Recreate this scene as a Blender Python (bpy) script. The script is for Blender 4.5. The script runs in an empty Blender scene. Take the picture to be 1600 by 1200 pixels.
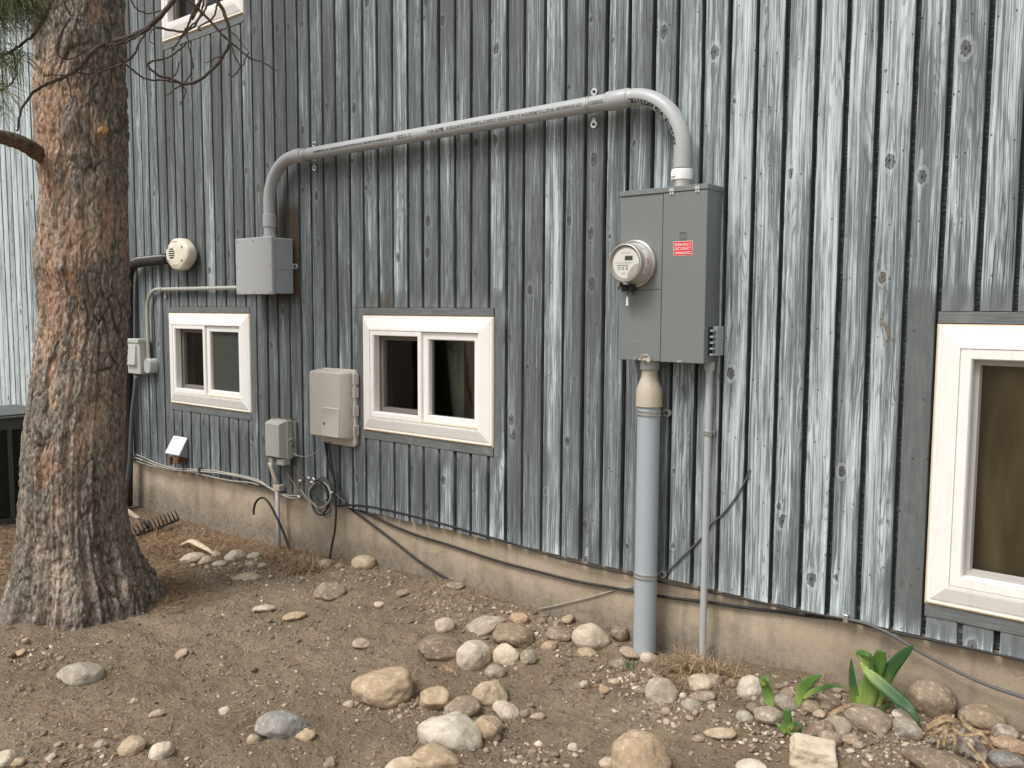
import bpy, math, random
import numpy as np
from mathutils import Vector, Matrix
R = math.radians
rnd = random.Random(7)
rng = np.random.default_rng(11)
scene = bpy.context.scene
COL = scene.collection

# ---------------------------------------------------------------- camera
CAMZ, CAMD = 1.45, 3.05
M3 = ((0.7743550438507142, 0.6327282838125355, 0.005402307525682558),
      (0.057973014019039315, -0.06244233926224749, -0.9963634296344916),
      (-0.6300899901668863, 0.7718522352957863, -0.08503370602526562))
cam = bpy.data.cameras.new('camera')
cam.sensor_width = 36.0
cam.lens = 1350.0 / 1600.0 * 36.0
cam.clip_start = 0.05
cam.clip_end = 2000
camo = bpy.data.objects.new('camera', cam)
COL.objects.link(camo)
r0, r1, r2 = M3
camo.matrix_world = Matrix(((r0[0], -r1[0], -r2[0], 0), (r0[1], -r1[1], -r2[1], -CAMD), (r0[2], -r1[2], -r2[2], CAMZ), (0, 0, 0, 1)))
scene.camera = camo

# ---------------------------------------------------------------- world, sun, exposure
SUN_EL, SUN_AZ = 55, 192      # azimuth measured clockwise from +Y: the light comes from the front left
w = bpy.data.worlds.new('World')
scene.world = w
w.use_nodes = True
nt = w.node_tree
nt.nodes.clear()
sky = nt.nodes.new('ShaderNodeTexSky'); sky.sky_type = 'NISHITA'; sky.sun_disc = False
sky.sun_elevation = R(SUN_EL); sky.sun_rotation = R(SUN_AZ)
sky.air_density = 1.0; sky.dust_density = 4.0; sky.ozone_density = 1.0
hs = nt.nodes.new('ShaderNodeHueSaturation'); hs.inputs['Saturation'].default_value = 0.25
bg = nt.nodes.new('ShaderNodeBackground'); bg.inputs['Strength'].default_value = 0.14
wo = nt.nodes.new('ShaderNodeOutputWorld')
nt.links.new(sky.outputs[0], hs.inputs['Color']); nt.links.new(hs.outputs[0], bg.inputs[0]); nt.links.new(bg.outputs[0], wo.inputs[0])
sl = bpy.data.lights.new('sun', 'SUN'); sl.energy = 1.7; sl.angle = R(20); sl.color = (1.0, 0.965, 0.91)
so = bpy.data.objects.new('sun', sl); COL.objects.link(so)
az, el = R(SUN_AZ), R(SUN_EL)
sdir = Vector((math.sin(az) * math.cos(el), math.cos(az) * math.cos(el), math.sin(el)))
so.rotation_euler = sdir.to_track_quat('Z', 'Y').to_euler()
so.location = (-3, -6, 8)
scene.view_settings.view_transform = 'Standard'
scene.view_settings.look = 'None'
scene.view_settings.gamma = 1
scene.view_settings.exposure = 0.25
scene.view_settings.use_curve_mapping = False
scene.cycles.max_bounces = 6
scene.cycles.transparent_max_bounces = 6

# ---------------------------------------------------------------- geometry helpers
def ray(px, py):
    u, v = (px - 800) / 1350.0, (py - 600) / 1350.0
    return np.array([r0[i] * u + r1[i] * v + r2[i] for i in range(3)])
CAM = np.array([0, -CAMD, CAMZ])
def P(px, py, off=0.0):
    d = ray(px, py); return CAM + d * ((CAMD - off) / d[1])
def Pd(px, py, dist):
    d = ray(px, py); return CAM + d * (dist / math.hypot(d[0], d[1]))

GX = np.array([-40, -9, -6.07, -5.0, -4.26, -3.78, -3.57, -3.17, -2.89, -2.6, -2.33, -2.02, -1.77, -1.48, -1.12, -.91, -.70, -.4, .5, 40])
GZ = np.array([0, 0, .016, .003, .022, .046, .069, .079, .112, .084, .074, .07, .045, .08, .12, .105, .13, .125, .12, .12])
def _h(ix, iy, iz, seed):
    n = (ix * 374761393 + iy * 668265263 + iz * 2147483647 + seed * 1274126177) & 0xFFFFFFFF
    n = ((n ^ (n >> 13)) * 1274126177) & 0xFFFFFFFF
    n = ((n ^ (n >> 16)) * 2246822519) & 0xFFFFFFFF
    return ((n ^ (n >> 13)) & 0xFFFFFF) / float(0xFFFFFF)
def vnoise(x, y, z=0.0, seed=0):
    x, y, z = np.broadcast_arrays(np.asarray(x, float), np.asarray(y, float), np.asarray(z, float))
    ix, iy, iz = np.floor(x).astype(np.int64), np.floor(y).astype(np.int64), np.floor(z).astype(np.int64)
    fx, fy, fz = x - ix, y - iy, z - iz
    fx, fy, fz = (f * f * (3 - 2 * f) for f in (fx, fy, fz))
    r = 0
    for a in (0, 1):
        for b in (0, 1):
            for c in (0, 1):
                wgt = (fx if a else 1 - fx) * (fy if b else 1 - fy) * (fz if c else 1 - fz)
                r = r + wgt * _h(ix + a, iy + b, iz + c, seed)
    return r * 2 - 1
def fbm(x, y, z=0.0, oct=4, seed=0):
    a, s, f = 1.0, 0, 1.0
    for o in range(oct):
        s = s + a * vnoise(np.asarray(x) * f, np.asarray(y) * f, np.asarray(z) * f, seed + o * 17)
        a *= .5; f *= 2.03
    return s
def worley(x, y, z, seed=0):
    x, y, z = np.broadcast_arrays(np.asarray(x, float), np.asarray(y, float), np.asarray(z, float))
    ix, iy, iz = np.floor(x).astype(np.int64), np.floor(y).astype(np.int64), np.floor(z).astype(np.int64)
    f1 = np.full(x.shape, 9.0); f2 = np.full(x.shape, 9.0); idn = np.zeros(x.shape)
    for a in (-1, 0, 1):
        for b in (-1, 0, 1):
            for c in (-1, 0, 1):
                cx, cy, cz = ix + a, iy + b, iz + c
                dx = cx + _h(cx, cy, cz, seed) - x; dy = cy + _h(cx, cy, cz, seed + 1) - y; dz = cz + _h(cx, cy, cz, seed + 2) - z
                d = np.sqrt(dx * dx + dy * dy + dz * dz)
                m = d < f1
                f2 = np.where(m, f1, np.minimum(f2, d)); idn = np.where(m, _h(cx, cy, cz, seed + 5), idn); f1 = np.where(m, d, f1)
    return f1, f2, idn
def gh(x, y):
    x = np.asarray(x, float); y = np.asarray(y, float)
    d = np.maximum(-y, 0)
    base = np.interp(x, GX, GZ) * np.exp(-(d / .55) ** 2)
    near = np.exp(-(((x + 2.5) / 4.5) ** 2) - ((y + 1) / 2.5) ** 2)
    n = .016 * fbm(x * 1.7, y * 1.7, 0, 3, 3) + .006 * fbm(x * 8, y * 8, 0, 3, 9)
    lump = .010 * np.maximum(0, fbm(x * 18, y * 18, 0, 2, 21)) ** 1.5 + .0065 * fbm(x * 36, y * 36, 0, 2, 23)
    tree = .05 * np.exp(-(((x + 4.17) ** 2 + (y + 1.24) ** 2) / .45 ** 2))
    return base + (n + lump) * near * np.where(d < .06, .5, 1) + tree
def G(px, py, up=0.0, ymax=-.01):
    """where the sight line through a point of the photo meets the ground (raised by up)"""
    d = ray(px, py); t0, t1 = (.30 + up - CAMZ) / d[2], (-.07 + up - CAMZ) / d[2]
    t = np.linspace(t0, min(t1, 30.0), 26)
    for _ in range(2):
        x, y, z = d[0] * t, -CAMD + d[1] * t, CAMZ + d[2] * t
        f = z - gh(x, y) - up; k = int(np.argmax(f <= 0)) if (f <= 0).any() else len(t) - 1
        k = max(k, 1); t = np.linspace(t[k - 1], t[k], 12)
    p = CAM + d * t[6]
    if p[1] > ymax:
        p = CAM + d * ((CAMD + ymax) / d[1]); p[2] = min(p[2], float(gh(p[0], ymax)) + up + .012)
    return p

def tag(o, label=None, cat=None, group=None, kind=None):
    if label: o['label'] = label
    if cat: o['category'] = cat
    if group: o['group'] = group
    if kind: o['kind'] = kind
    return o
def thing(name, label, cat, loc, group=None):
    o = bpy.data.objects.new(name, None); COL.objects.link(o); o.location = [float(v) for v in loc]
    o.empty_display_size = .05
    return tag(o, label, cat, group)
def origin(p):
    v = Vector((0, 0, 0))
    while p is not None: v += p.location; p = p.parent
    return v
class MB:
    def __init__(s): s.v = []; s.f = []; s.m = []; s.mi = 0
    def add(s, vs, fs):
        b = len(s.v); s.v += [tuple(map(float, p)) for p in vs]; s.f += [tuple(b + i for i in f) for f in fs]; s.m += [s.mi] * len(fs)
        return s
    def box(s, x0, x1, y0, y1, z0, z1, bev=0.0):
        if bev <= 0:
            vs = [(x, y, z) for z in (z0, z1) for y in (y0, y1) for x in (x0, x1)]
            return s.add(vs, [(0, 2, 3, 1), (4, 5, 7, 6), (0, 1, 5, 4), (2, 6, 7, 3), (0, 4, 6, 2), (1, 3, 7, 5)])
        b = bev
        vs = []; 
        X, Y, Z = (x0, x1), (y0, y1), (z0, z1)
        idx = {}
        for i in (0, 1):
            for j in (0, 1):
                for k in (0, 1):
                    sx, sy, sz = (1 if i == 0 else -1), (1 if j == 0 else -1), (1 if k == 0 else -1)
                    idx[i, j, k, 0] = len(vs); vs.append((X[i], Y[j] + sy * b, Z[k] + sz * b))
                    idx[i, j, k, 1] = len(vs); vs.append((X[i] + sx * b, Y[j], Z[k] + sz * b))
                    idx[i, j, k, 2] = len(vs); vs.append((X[i] + sx * b, Y[j] + sy * b, Z[k]))
        fs = []
        for i in (0, 1):
            q = [idx[i, 0, 0, 0], idx[i, 1, 0, 0], idx[i, 1, 1, 0], idx[i, 0, 1, 0]]; fs.append(q if i else q[::-1])
            q = [idx[0, i, 0, 1], idx[0, i, 1, 1], idx[1, i, 1, 1], idx[1, i, 0, 1]]; fs.append(q if i else q[::-1])
            q = [idx[0, 0, i, 2], idx[1, 0, i, 2], idx[1, 1, i, 2], idx[0, 1, i, 2]]; fs.append(q if i else q[::-1])
        for i in (0, 1):
            for j in (0, 1):
                o = (i == j)
                q = [idx[i, j, 0, 0], idx[i, j, 0, 1], idx[i, j, 1, 1], idx[i, j, 1, 0]]; fs.append(q if o else q[::-1])
                q = [idx[i, 0, j, 0], idx[i, 1, j, 0], idx[i, 1, j, 2], idx[i, 0, j, 2]]; fs.append(q if o else q[::-1])
                q = [idx[0, i, j, 1], idx[0, i, j, 2], idx[1, i, j, 2], idx[1, i, j, 1]]; fs.append(q if o else q[::-1])
        for i in (0, 1):
            for j in (0, 1):
                for k in (0, 1):
                    q = [idx[i, j, k, 0], idx[i, j, k, 1], idx[i, j, k, 2]]; fs.append(q if (i + j + k) % 2 else q[::-1])
        return s.add(vs, fs)
    def tube(s, pts, rad, n=12, cap=True, ell=1.0):
        pts = [np.array(p, float) for p in pts]
        k = len(pts)
        if not hasattr(rad, '__len__'): rad = [rad] * k
        tg = []
        for i in range(k):
            t = pts[min(i + 1, k - 1)] - pts[max(i - 1, 0)]; tg.append(t / (np.linalg.norm(t) + 1e-12))
        a = np.array([0, 0, 1.]) if abs(tg[0][2]) < .9 else np.array([1., 0, 0])
        u = np.cross(tg[0], a); u /= np.linalg.norm(u)
        vs = []
        for i in range(k):
            u = u - tg[i] * (u @ tg[i]); u /= np.linalg.norm(u); v = np.cross(tg[i], u)
            for j in range(n):
                an = 2 * math.pi * j / n
                vs.append(pts[i] + rad[i] * (u * math.cos(an) + v * math.sin(an) * ell))
        fs = [(i * n + j, i * n + (j + 1) % n, (i + 1) * n + (j + 1) % n, (i + 1) * n + j) for i in range(k - 1) for j in range(n)]
        if cap: fs += [tuple(range(n))[::-1], tuple((k - 1) * n + j for j in range(n))]
        return s.add(vs, fs)
    def prism(s, poly, y0, y1):        # polygon in (x, z), extruded along y
        n = len(poly)
        vs = [(x, y0, z) for x, z in poly] + [(x, y1, z) for x, z in poly]
        return s.add(vs, [tuple(range(n)), tuple(range(n, 2 * n))[::-1]] + [(i, i + n, (i + 1) % n + n, (i + 1) % n) for i in range(n)])
    def loft(s, loops, cap0=False, cap1=False):
        n = len(loops[0]); vs = [p for l in loops for p in l]
        fs = [(i * n + j, i * n + (j + 1) % n, (i + 1) * n + (j + 1) % n, (i + 1) * n + j) for i in range(len(loops) - 1) for j in range(n)]
        if cap0: fs.append(tuple(range(n))[::-1])
        if cap1: fs.append(tuple((len(loops) - 1) * n + j for j in range(n)))
        return s.add(vs, fs)
    def ring(s, x0, x1, z0, z1, prof, cap=False):   # rectangular frame in the wall plane; prof = [(inset, y), ...]
        return s.loft([[(x0 + i, y, z0 + i), (x1 - i, y, z0 + i), (x1 - i, y, z1 - i), (x0 + i, y, z1 - i)] for i, y in prof], False, cap)
    def disc(s, c, r, y0, y1, n=16, axis=1):
        l = []
        for y in (y1, y0):
            l.append([(c[0] + r * math.cos(2 * math.pi * j / n), y, c[2] + r * math.sin(2 * math.pi * j / n)) for j in range(n)])
        return s.loft(l, False, True)
    def build(s, name, mat, parent=None, smooth=False, angle=None, mats=None):
        me = bpy.data.meshes.new(name)
        o0 = origin(parent)
        me.from_pydata([(x - o0.x, y - o0.y, z - o0.z) for x, y, z in s.v], [], s.f)
        for m in (mats or [mat]): me.materials.append(m)
        if mats: me.polygons.foreach_set('material_index', s.m)
        if smooth:
            me.polygons.foreach_set('use_smooth', [True] * len(me.polygons))
            if angle is not None: me.set_sharp_from_angle(angle=R(angle))
        me.validate(); me.update()
        o = bpy.data.objects.new(name, me); COL.objects.link(o)
        if parent is not None: o.parent = parent
        return o
    def solo(s, name, mat, loc, label, cat, group=None, smooth=False, angle=None):
        me_parent = None
        s.v = [(x - loc[0], y - loc[1], z - loc[2]) for x, y, z in s.v]
        o = s.build(name, mat, None, smooth, angle); o.location = [float(q) for q in loc]
        return tag(o, label, cat, group)
def catmull(pts, sub=8):
    pts = [np.array(p, float) for p in pts]
    if len(pts) < 3: return pts
    q = [2 * pts[0] - pts[1]] + pts + [2 * pts[-1] - pts[-2]]
    out = []
    for i in range(1, len(q) - 2):
        for j in range(sub):
            t = j / sub
            out.append(.5 * ((2 * q[i]) + (-q[i - 1] + q[i + 1]) * t + (2 * q[i - 1] - 5 * q[i] + 4 * q[i + 1] - q[i + 2]) * t * t + (-q[i - 1] + 3 * q[i] - 3 * q[i + 1] + q[i + 2]) * t ** 3))
    out.append(pts[-1])
    return out
def npmesh(name, V, F, mat, smooth=True, attrs=None, parent=None):
    me = bpy.data.meshes.new(name)
    V = np.asarray(V, np.float32); F = np.asarray(F, np.int32)
    me.vertices.add(len(V)); me.vertices.foreach_set('co', V.ravel())
    k = F.shape[1]
    me.loops.add(F.size); me.loops.foreach_set('vertex_index', F.ravel())
    me.polygons.add(len(F)); me.polygons.foreach_set('loop_start', np.arange(0, F.size, k, dtype=np.int32)); me.polygons.foreach_set('loop_total', np.full(len(F), k, np.int32))
    me.update(calc_edges=True)
    if smooth: me.polygons.foreach_set('use_smooth', np.ones(len(F), bool))
    for n, a in (attrs or {}).items():
        a = np.asarray(a, np.float32)
        if a.ndim == 1:
            at = me.attributes.new(n, 'FLOAT', 'POINT'); at.data.foreach_set('value', a)
        else:
            at = me.attributes.new(n, 'FLOAT_COLOR', 'POINT'); at.data.foreach_set('color', a.ravel())
    me.materials.append(mat); me.validate()
    o = bpy.data.objects.new(name, me); COL.objects.link(o)
    if parent is not None: o.parent = parent
    return o
def text2d(s, size, bold=0.0, spacing=1.0):
    cu = bpy.data.curves.new('lettering', 'FONT'); cu.body = s; cu.size = size; cu.offset = bold; cu.space_character = spacing; cu.resolution_u = 2
    o = bpy.data.objects.new('lettering', cu); COL.objects.link(o)
    bpy.context.view_layer.update()
    dg = bpy.context.evaluated_depsgraph_get()
    me = bpy.data.meshes.new_from_object(o.evaluated_get(dg))
    v = [tuple(p.co) for p in me.vertices]; f = [tuple(p.vertices) for p in me.polygons]
    bpy.data.objects.remove(o); bpy.data.curves.remove(cu); bpy.data.meshes.remove(me)
    return v, f

# ---------------------------------------------------------------- materials
class NT:
    def __init__(s, name):
        s.m = bpy.data.materials.new(name); s.m.use_nodes = True; s.t = s.m.node_tree; s.t.nodes.clear()
        s.out = s.t.nodes.new('ShaderNodeOutputMaterial'); s.b = s.t.nodes.new('ShaderNodeBsdfPrincipled')
        s.t.links.new(s.b.outputs[0], s.out.inputs[0])
    def L(s, v, sock):
        if isinstance(v, bpy.types.NodeSocket): s.t.links.new(v, sock)
        elif v is not None:
            if isinstance(v, (tuple, list)) and len(v) == 3 and sock.type == 'RGBA': v = (*v, 1)
            sock.default_value = v
    def n(s, t, **k):
        nd = s.t.nodes.new('ShaderNode' + t)
        for a, b in k.items(): setattr(nd, a, b)
        return nd
    def math(s, op, a, b=None, c=None, clamp=False):
        nd = s.n('Math', operation=op, use_clamp=clamp); s.L(a, nd.inputs[0]); s.L(b, nd.inputs[1]); s.L(c, nd.inputs[2]); return nd.outputs[0]
    def mix(s, f, a, b, mode='MIX'):
        nd = s.n('Mix', data_type='RGBA', blend_type=mode); s.L(f, nd.inputs[0]); s.L(a, nd.inputs[6]); s.L(b, nd.inputs[7]); return nd.outputs[2]
    def fmix(s, f, a, b):
        nd = s.n('Mix', data_type='FLOAT'); s.L(f, nd.inputs[0]); s.L(a, nd.inputs[2]); s.L(b, nd.inputs[3]); return nd.outputs[0]
    def noise(s, vec, scale=5.0, detail=4.0, rough=.55, dist=0.0, color=False):
        nd = s.n('TexNoise'); s.L(vec, nd.inputs['Vector']); nd.inputs['Scale'].default_value = scale; nd.inputs['Detail'].default_value = detail
        nd.inputs['Roughness'].default_value = rough; nd.inputs['Distortion'].default_value = dist
        return nd.outputs['Color' if color else 0]
    def vor(s, vec, scale=5.0, feature='F1', rand=1.0):
        nd = s.n('TexVoronoi', feature=feature); s.L(vec, nd.inputs['Vector']); nd.inputs['Scale'].default_value = scale; nd.inputs['Randomness'].default_value = rand
        return nd
    def ramp(s, v, lo, hi, a=0.0, b=1.0):
        nd = s.n('MapRange', interpolation_type='SMOOTHSTEP'); s.L(v, nd.inputs[0])
        for i, q in ((1, lo), (2, hi), (3, a), (4, b)): s.L(q, nd.inputs[i])
        return nd.outputs[0]
    def pos(s): return s.n('NewGeometry').outputs['Position']
    def obj(s): return s.n('TexCoord').outputs['Object']
    def mul(s, v, k):
        nd = s.n('VectorMath', operation='MULTIPLY'); s.L(v, nd.inputs[0]); s.L(k, nd.inputs[1]); return nd.outputs[0]
    def vadd(s, v, k):
        nd = s.n('VectorMath', operation='ADD'); s.L(v, nd.inputs[0]); s.L(k, nd.inputs[1]); return nd.outputs[0]
    def sep(s, v):
        nd = s.n('SeparateXYZ'); s.L(v, nd.inputs[0]); return nd.outputs
    def comb(s, x, y, z):
        nd = s.n('CombineXYZ'); s.L(x, nd.inputs[0]); s.L(y, nd.inputs[1]); s.L(z, nd.inputs[2]); return nd.outputs[0]
    def attr(s, name, out='Fac'):
        nd = s.n('Attribute', attribute_name=name); return nd.outputs[out]
    def bump(s, h, strength=.5, dist=.01, normal=None):
        nd = s.n('Bump'); s.L(h, nd.inputs['Height']); nd.inputs['Strength'].default_value = strength; nd.inputs['Distance'].default_value = dist
        if normal is not None: s.L(normal, nd.inputs['Normal'])
        return nd.outputs[0]
    def done(s, color=None, rough=None, bump=None, metal=None, spec=None):
        if color is not None: s.L(color, s.b.inputs['Base Color'])
        if rough is not None: s.L(rough, s.b.inputs['Roughness'])
        if metal is not None: s.L(metal, s.b.inputs['Metallic'])
        if spec is not None: s.L(spec, s.b.inputs['Specular IOR Level'])
        if bump is not None: s.L(bump, s.b.inputs['Normal'])
        return s.m

def paint(name, col, rough=.45, var=.12, dirt=.15, dirtcol=(.12, .10, .08), metal=0.0, scale=9, bump=.05):
    """painted / plastic / metal surface with faint grime and streaks"""
    m = NT(name); p = m.pos()
    n1 = m.noise(p, scale, 5, .6); n2 = m.noise(m.mul(p, (30, 30, 4)), 1.6, 4, .6)
    sp = m.noise(p, 160, 2, .6)
    c = m.mix(m.ramp(n1, .35, .7, 0, var), col, tuple(min(1, v * 1.25) for v in col))
    c = m.mix(m.ramp(n2, .5, .78, 0, dirt), c, dirtcol)
    c = m.mix(m.ramp(sp, .66, .74, 0, dirt * 1.5), c, dirtcol)
    return m.done(c, m.fmix(n1, rough * .8, min(1, rough * 1.25)), m.bump(m.noise(p, 70, 3, .6), bump, .002), metal)

def siding_mat():
    m = NT('weathered_siding'); P_ = m.sep(m.pos()); x, z = P_[0], P_[2]
    col = m.attr('wd', 'Color'); cs = m.n('SeparateColor'); m.L(col, cs.inputs[0])
    wth, brown, rn = cs.outputs[0], cs.outputs[1], cs.outputs[2]
    smooth = m.attr('pt')
    r37 = m.math('MULTIPLY', rn, 37.0)
    # knots: sparse 2-D cells per board
    kv = m.comb(m.math('MULTIPLY', x, 9.3), m.math('ADD', m.math('MULTIPLY', z, 2.6), m.math('MULTIPLY', rn, 91.0)), 0.0)
    vk = m.vor(kv, 1.0, 'F1', .9)
    pk = m.sep(vk.outputs['Position'])
    dx = m.math('SUBTRACT', x, m.math('DIVIDE', pk[0], 9.3)); zk = m.math('DIVIDE', m.math('SUBTRACT', pk[1], m.math('MULTIPLY', rn, 91.0)), 2.6)
    dz = m.math('SUBTRACT', z, zk)
    wob = m.math('MULTIPLY', m.math('SUBTRACT', m.noise(m.pos(), 75, 3), .5), .019)
    kd = m.math('ADD', m.math('SQRT', m.math('ADD', m.math('POWER', dx, 2.0), m.math('POWER', m.math('MULTIPLY', dz, .62), 2.0))), wob)
    kr = m.n('SeparateColor'); m.L(vk.outputs['Color'], kr.inputs[0])
    ksz = m.ramp(kr.outputs[0], .50, 1.0, 0.0, .0145)
    knot = m.math('SUBTRACT', 1.0, m.ramp(m.math('DIVIDE', kd, m.math('ADD', ksz, .0005)), .6, 1.0))
    knot = m.math('MULTIPLY', knot, m.ramp(ksz, .0015, .004))
    halo = m.ramp(m.math('SQRT', m.math('ADD', m.math('POWER', m.math('MULTIPLY', dx, 1.6), 2.0), m.math('POWER', m.math('MULTIPLY', dz, .33), 2.0))), 0.004, .045, 1.0, 0.0)
    halo = m.math('MULTIPLY', halo, m.ramp(ksz, .003, .009))
    # grain flows round the knots
    xw = m.math('MULTIPLY', dx, m.math('MULTIPLY', halo, -.75))
    gx = m.math('ADD', m.math('ADD', x, xw), m.math('MULTIPLY', m.math('SUBTRACT', m.noise(m.comb(m.math('MULTIPLY', x, 6), m.math('MULTIPLY', z, 1.1), r37), 1, 2), .5), .035))
    fine = m.noise(m.comb(m.math('MULTIPLY', gx, 340), m.math('MULTIPLY', z, 3.0), r37), 1.0, 3, .65)
    band = m.noise(m.comb(m.math('MULTIPLY', gx, 120), m.math('MULTIPLY', z, 1.5), r37), 1.0, 4, .6)
    mid = m.noise(m.comb(m.math('MULTIPLY', gx, 38), m.math('MULTIPLY', z, 1.5), m.math('ADD', r37, 9.0)), 1.0, 5, .62, .35)
    wide = m.noise(m.comb(m.math('MULTIPLY', x, 13), m.math('MULTIPLY', z, .8), m.math('ADD', r37, 4.0)), 1.0, 3, .5)
    big = m.noise(m.comb(m.math('MULTIPLY', x, 3.0), m.math('MULTIPLY', z, .9), 0.0), 1.0, 3, .6)
    blot = m.noise(m.comb(m.math('MULTIPLY', x, 60), m.math('MULTIPLY', z, 9), r37), 1.0, 4, .7)
    def cen(v, k): return m.math('MULTIPLY', m.math('SUBTRACT', v, .5), k)
    t = m.math('ADD', m.math('MULTIPLY', wth, .92), cen(mid, .95))
    for v_, k_ in ((band, .70), (wide, .72), (big, .30), (blot, .50), (fine, .45)): t = m.math('ADD', t, cen(v_, k_))
    t = m.math('SUBTRACT', t, m.math('MULTIPLY', smooth, .45))
    cr_ = m.n('ValToRGB'); m.L(t, cr_.inputs[0]); e_ = cr_.color_ramp.elements
    e_[0].position = 0.0; e_[0].color = (.085, .092, .092, 1); e_[1].position = 1.0; e_[1].color = (.76, .83, .81, 1)
    for p_, c_ in ((.20, (.120, .132, .133)), (.38, (.172, .194, .199)), (.52, (.240, .278, .288)), (.66, (.365, .422, .434)), (.82, (.58, .66, .665))):
        q_ = e_.new(p_); q_.color = (*c_, 1)
    c = cr_.outputs[0]
    ts = m.math('ADD', t, cen(m.noise(m.comb(m.math('MULTIPLY', gx, 230), m.math('MULTIPLY', z, 7), r37), 1.0, 3, .7), .45))
    c = m.mix(m.math('MULTIPLY', m.ramp(ts, .62, .655), .34), c, (.60, .68, .69))
    c = m.mix(m.math('MULTIPLY', m.math('SUBTRACT', 1.0, m.ramp(ts, .37, .40)), .42), c, m.mix(wth, (.105, .112, .108), (.19, .21, .21)))
    pale = m.ramp(t, .5, .75); tone = m.ramp(band, .28, .74)
    fl = m.ramp(fine, .40, .60)
    c = m.mix(m.math('MULTIPLY', m.math('SUBTRACT', 1.0, fl), m.fmix(smooth, m.fmix(pale, .42, .30), .12)), c, (.055, .06, .06))
    c = m.mix(m.math('MULTIPLY', m.ramp(fine, .60, .70), m.fmix(smooth, .34, .02)), c, (.60, .65, .64))
    lines = m.noise(m.comb(m.math('MULTIPLY', gx, 210), m.math('MULTIPLY', z, 2.2), m.math('ADD', r37, 21.0)), 1.0, 2, .5)
    cn = m.noise(m.comb(m.math('MULTIPLY', gx, 15), m.math('MULTIPLY', z, .75), m.math('ADD', r37, 5.5)), 1.0, 2, .45)
    cth = m.math('SINE', m.math('ADD', m.math('MULTIPLY', cn, 175.0), m.math('MULTIPLY', fine, 1.6)))
    cz = m.ramp(m.noise(m.comb(m.math('MULTIPLY', x, 9), m.math('MULTIPLY', z, 1.3), r37), 1.0, 2), .42, .58)
    c = m.mix(m.math('MULTIPLY', m.math('MULTIPLY', m.ramp(cth, .35, .95), cz), m.fmix(smooth, .55, .04)), c, (.075, .08, .08))
    c = m.mix(m.math('MULTIPLY', m.ramp(lines, .60, .68), m.fmix(smooth, .5, .1)), c, (.045, .048, .047))
    # smooth repainted trim
    pt = m.mix(m.ramp(blot, .3, .75), (.115, .125, .123), (.165, .178, .175))
    c = m.mix(m.math('MULTIPLY', smooth, .8), c, pt)
    # bare brown timber
    bt = m.mix(tone, (.030, .020, .012), (.095, .062, .035))
    c = m.mix(m.math('MULTIPLY', brown, m.ramp(blot, .25, .45, .55, 1)), c, bt)
    # knots, cracks, nails
    ring = m.math('SINE', m.math('MULTIPLY', kd, 900.0))
    c = m.mix(m.math('MULTIPLY', m.ramp(kd, .012, .034, 1, 0), m.math('MULTIPLY', m.ramp(ring, .2, .9), m.math('MULTIPLY', m.ramp(ksz, .004, .01), .35))), c, (.06, .065, .063))
    kq = m.math('DIVIDE', kd, m.math('ADD', ksz, .0005))
    on = m.math('MULTIPLY', m.ramp(ksz, .003, .006), m.math('SUBTRACT', 1.0, m.math('MULTIPLY', smooth, .85)))
    knot = m.math('MULTIPLY', knot, m.math('SUBTRACT', 1.0, m.math('MULTIPLY', smooth, .85)))
    rim = m.math('MULTIPLY', m.math('MULTIPLY', m.ramp(kq, 1.0, 1.25), m.math('SUBTRACT', 1.0, m.ramp(kq, 1.5, 2.1))), on)
    c = m.mix(m.math('MULTIPLY', rim, m.ramp(wth, .3, .8, .04, .38)), c, (.60, .65, .63))
    c = m.mix(m.math('MULTIPLY', knot, .70), c, (.085, .084, .078))
    edge_ = m.math('MULTIPLY', m.math('MULTIPLY', m.ramp(kq, .78, .92), m.math('SUBTRACT', 1.0, m.ramp(kq, 1.0, 1.12))), on)
    c = m.mix(m.math('MULTIPLY', edge_, .8), c, (.025, .024, .022))
    c = m.mix(m.math('MULTIPLY', m.math('MULTIPLY', m.math('SUBTRACT', 1.0, m.ramp(kq, .12, .42)), on), .75), c, (.02, .018, .016))
    crack = m.noise(m.comb(m.math('MULTIPLY', gx, 150), m.math('MULTIPLY', z, 1.6), m.math('ADD', r37, 3.0)), 1.0, 2, .5)
    ck = m.math('MULTIPLY', m.ramp(crack, .70, .725), m.ramp(wth, .1, .5, .25, .8))
    c = m.mix(ck, c, (.03, .03, .028))
    vn = m.vor(m.comb(m.math('MULTIPLY', x, 27.0), m.math('MULTIPLY', z, 5.0), 0.0), 1.0, 'F1', 1.0)
    pn = m.sep(vn.outputs['Position'])
    nx = m.math('SUBTRACT', x, m.math('DIVIDE', pn[0], 27.0)); nz = m.math('MULTIPLY', m.math('SUBTRACT', z, m.math('DIVIDE', pn[1], 5.0)), .7)
    nd = m.math('SQRT', m.math('ADD', m.math('POWER', nx, 2.0), m.math('POWER', nz, 2.0)))
    nr = m.n('SeparateColor'); m.L(vn.outputs['Color'], nr.inputs[0])
    nail = m.math('MULTIPLY', m.ramp(nd, .0015, .0034, 1, 0), m.ramp(nr.outputs[1], .62, .68))
    c = m.mix(m.math('MULTIPLY', nail, .9), c, (.015, .014, .013))
    h = m.math('ADD', m.math('MULTIPLY', fine, m.fmix(smooth, .55, .12)), m.math('MULTIPLY', band, .5))
    h = m.math('SUBTRACT', h, m.math('MULTIPLY', ck, 1.2)); h = m.math('SUBTRACT', h, m.math('MULTIPLY', knot, .5)); h = m.math('ADD', h, m.math('MULTIPLY', pale, .25))
    return m.done(c, m.fmix(pale, .72, .6), m.bump(h, .55, .0022), spec=.3)

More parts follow.
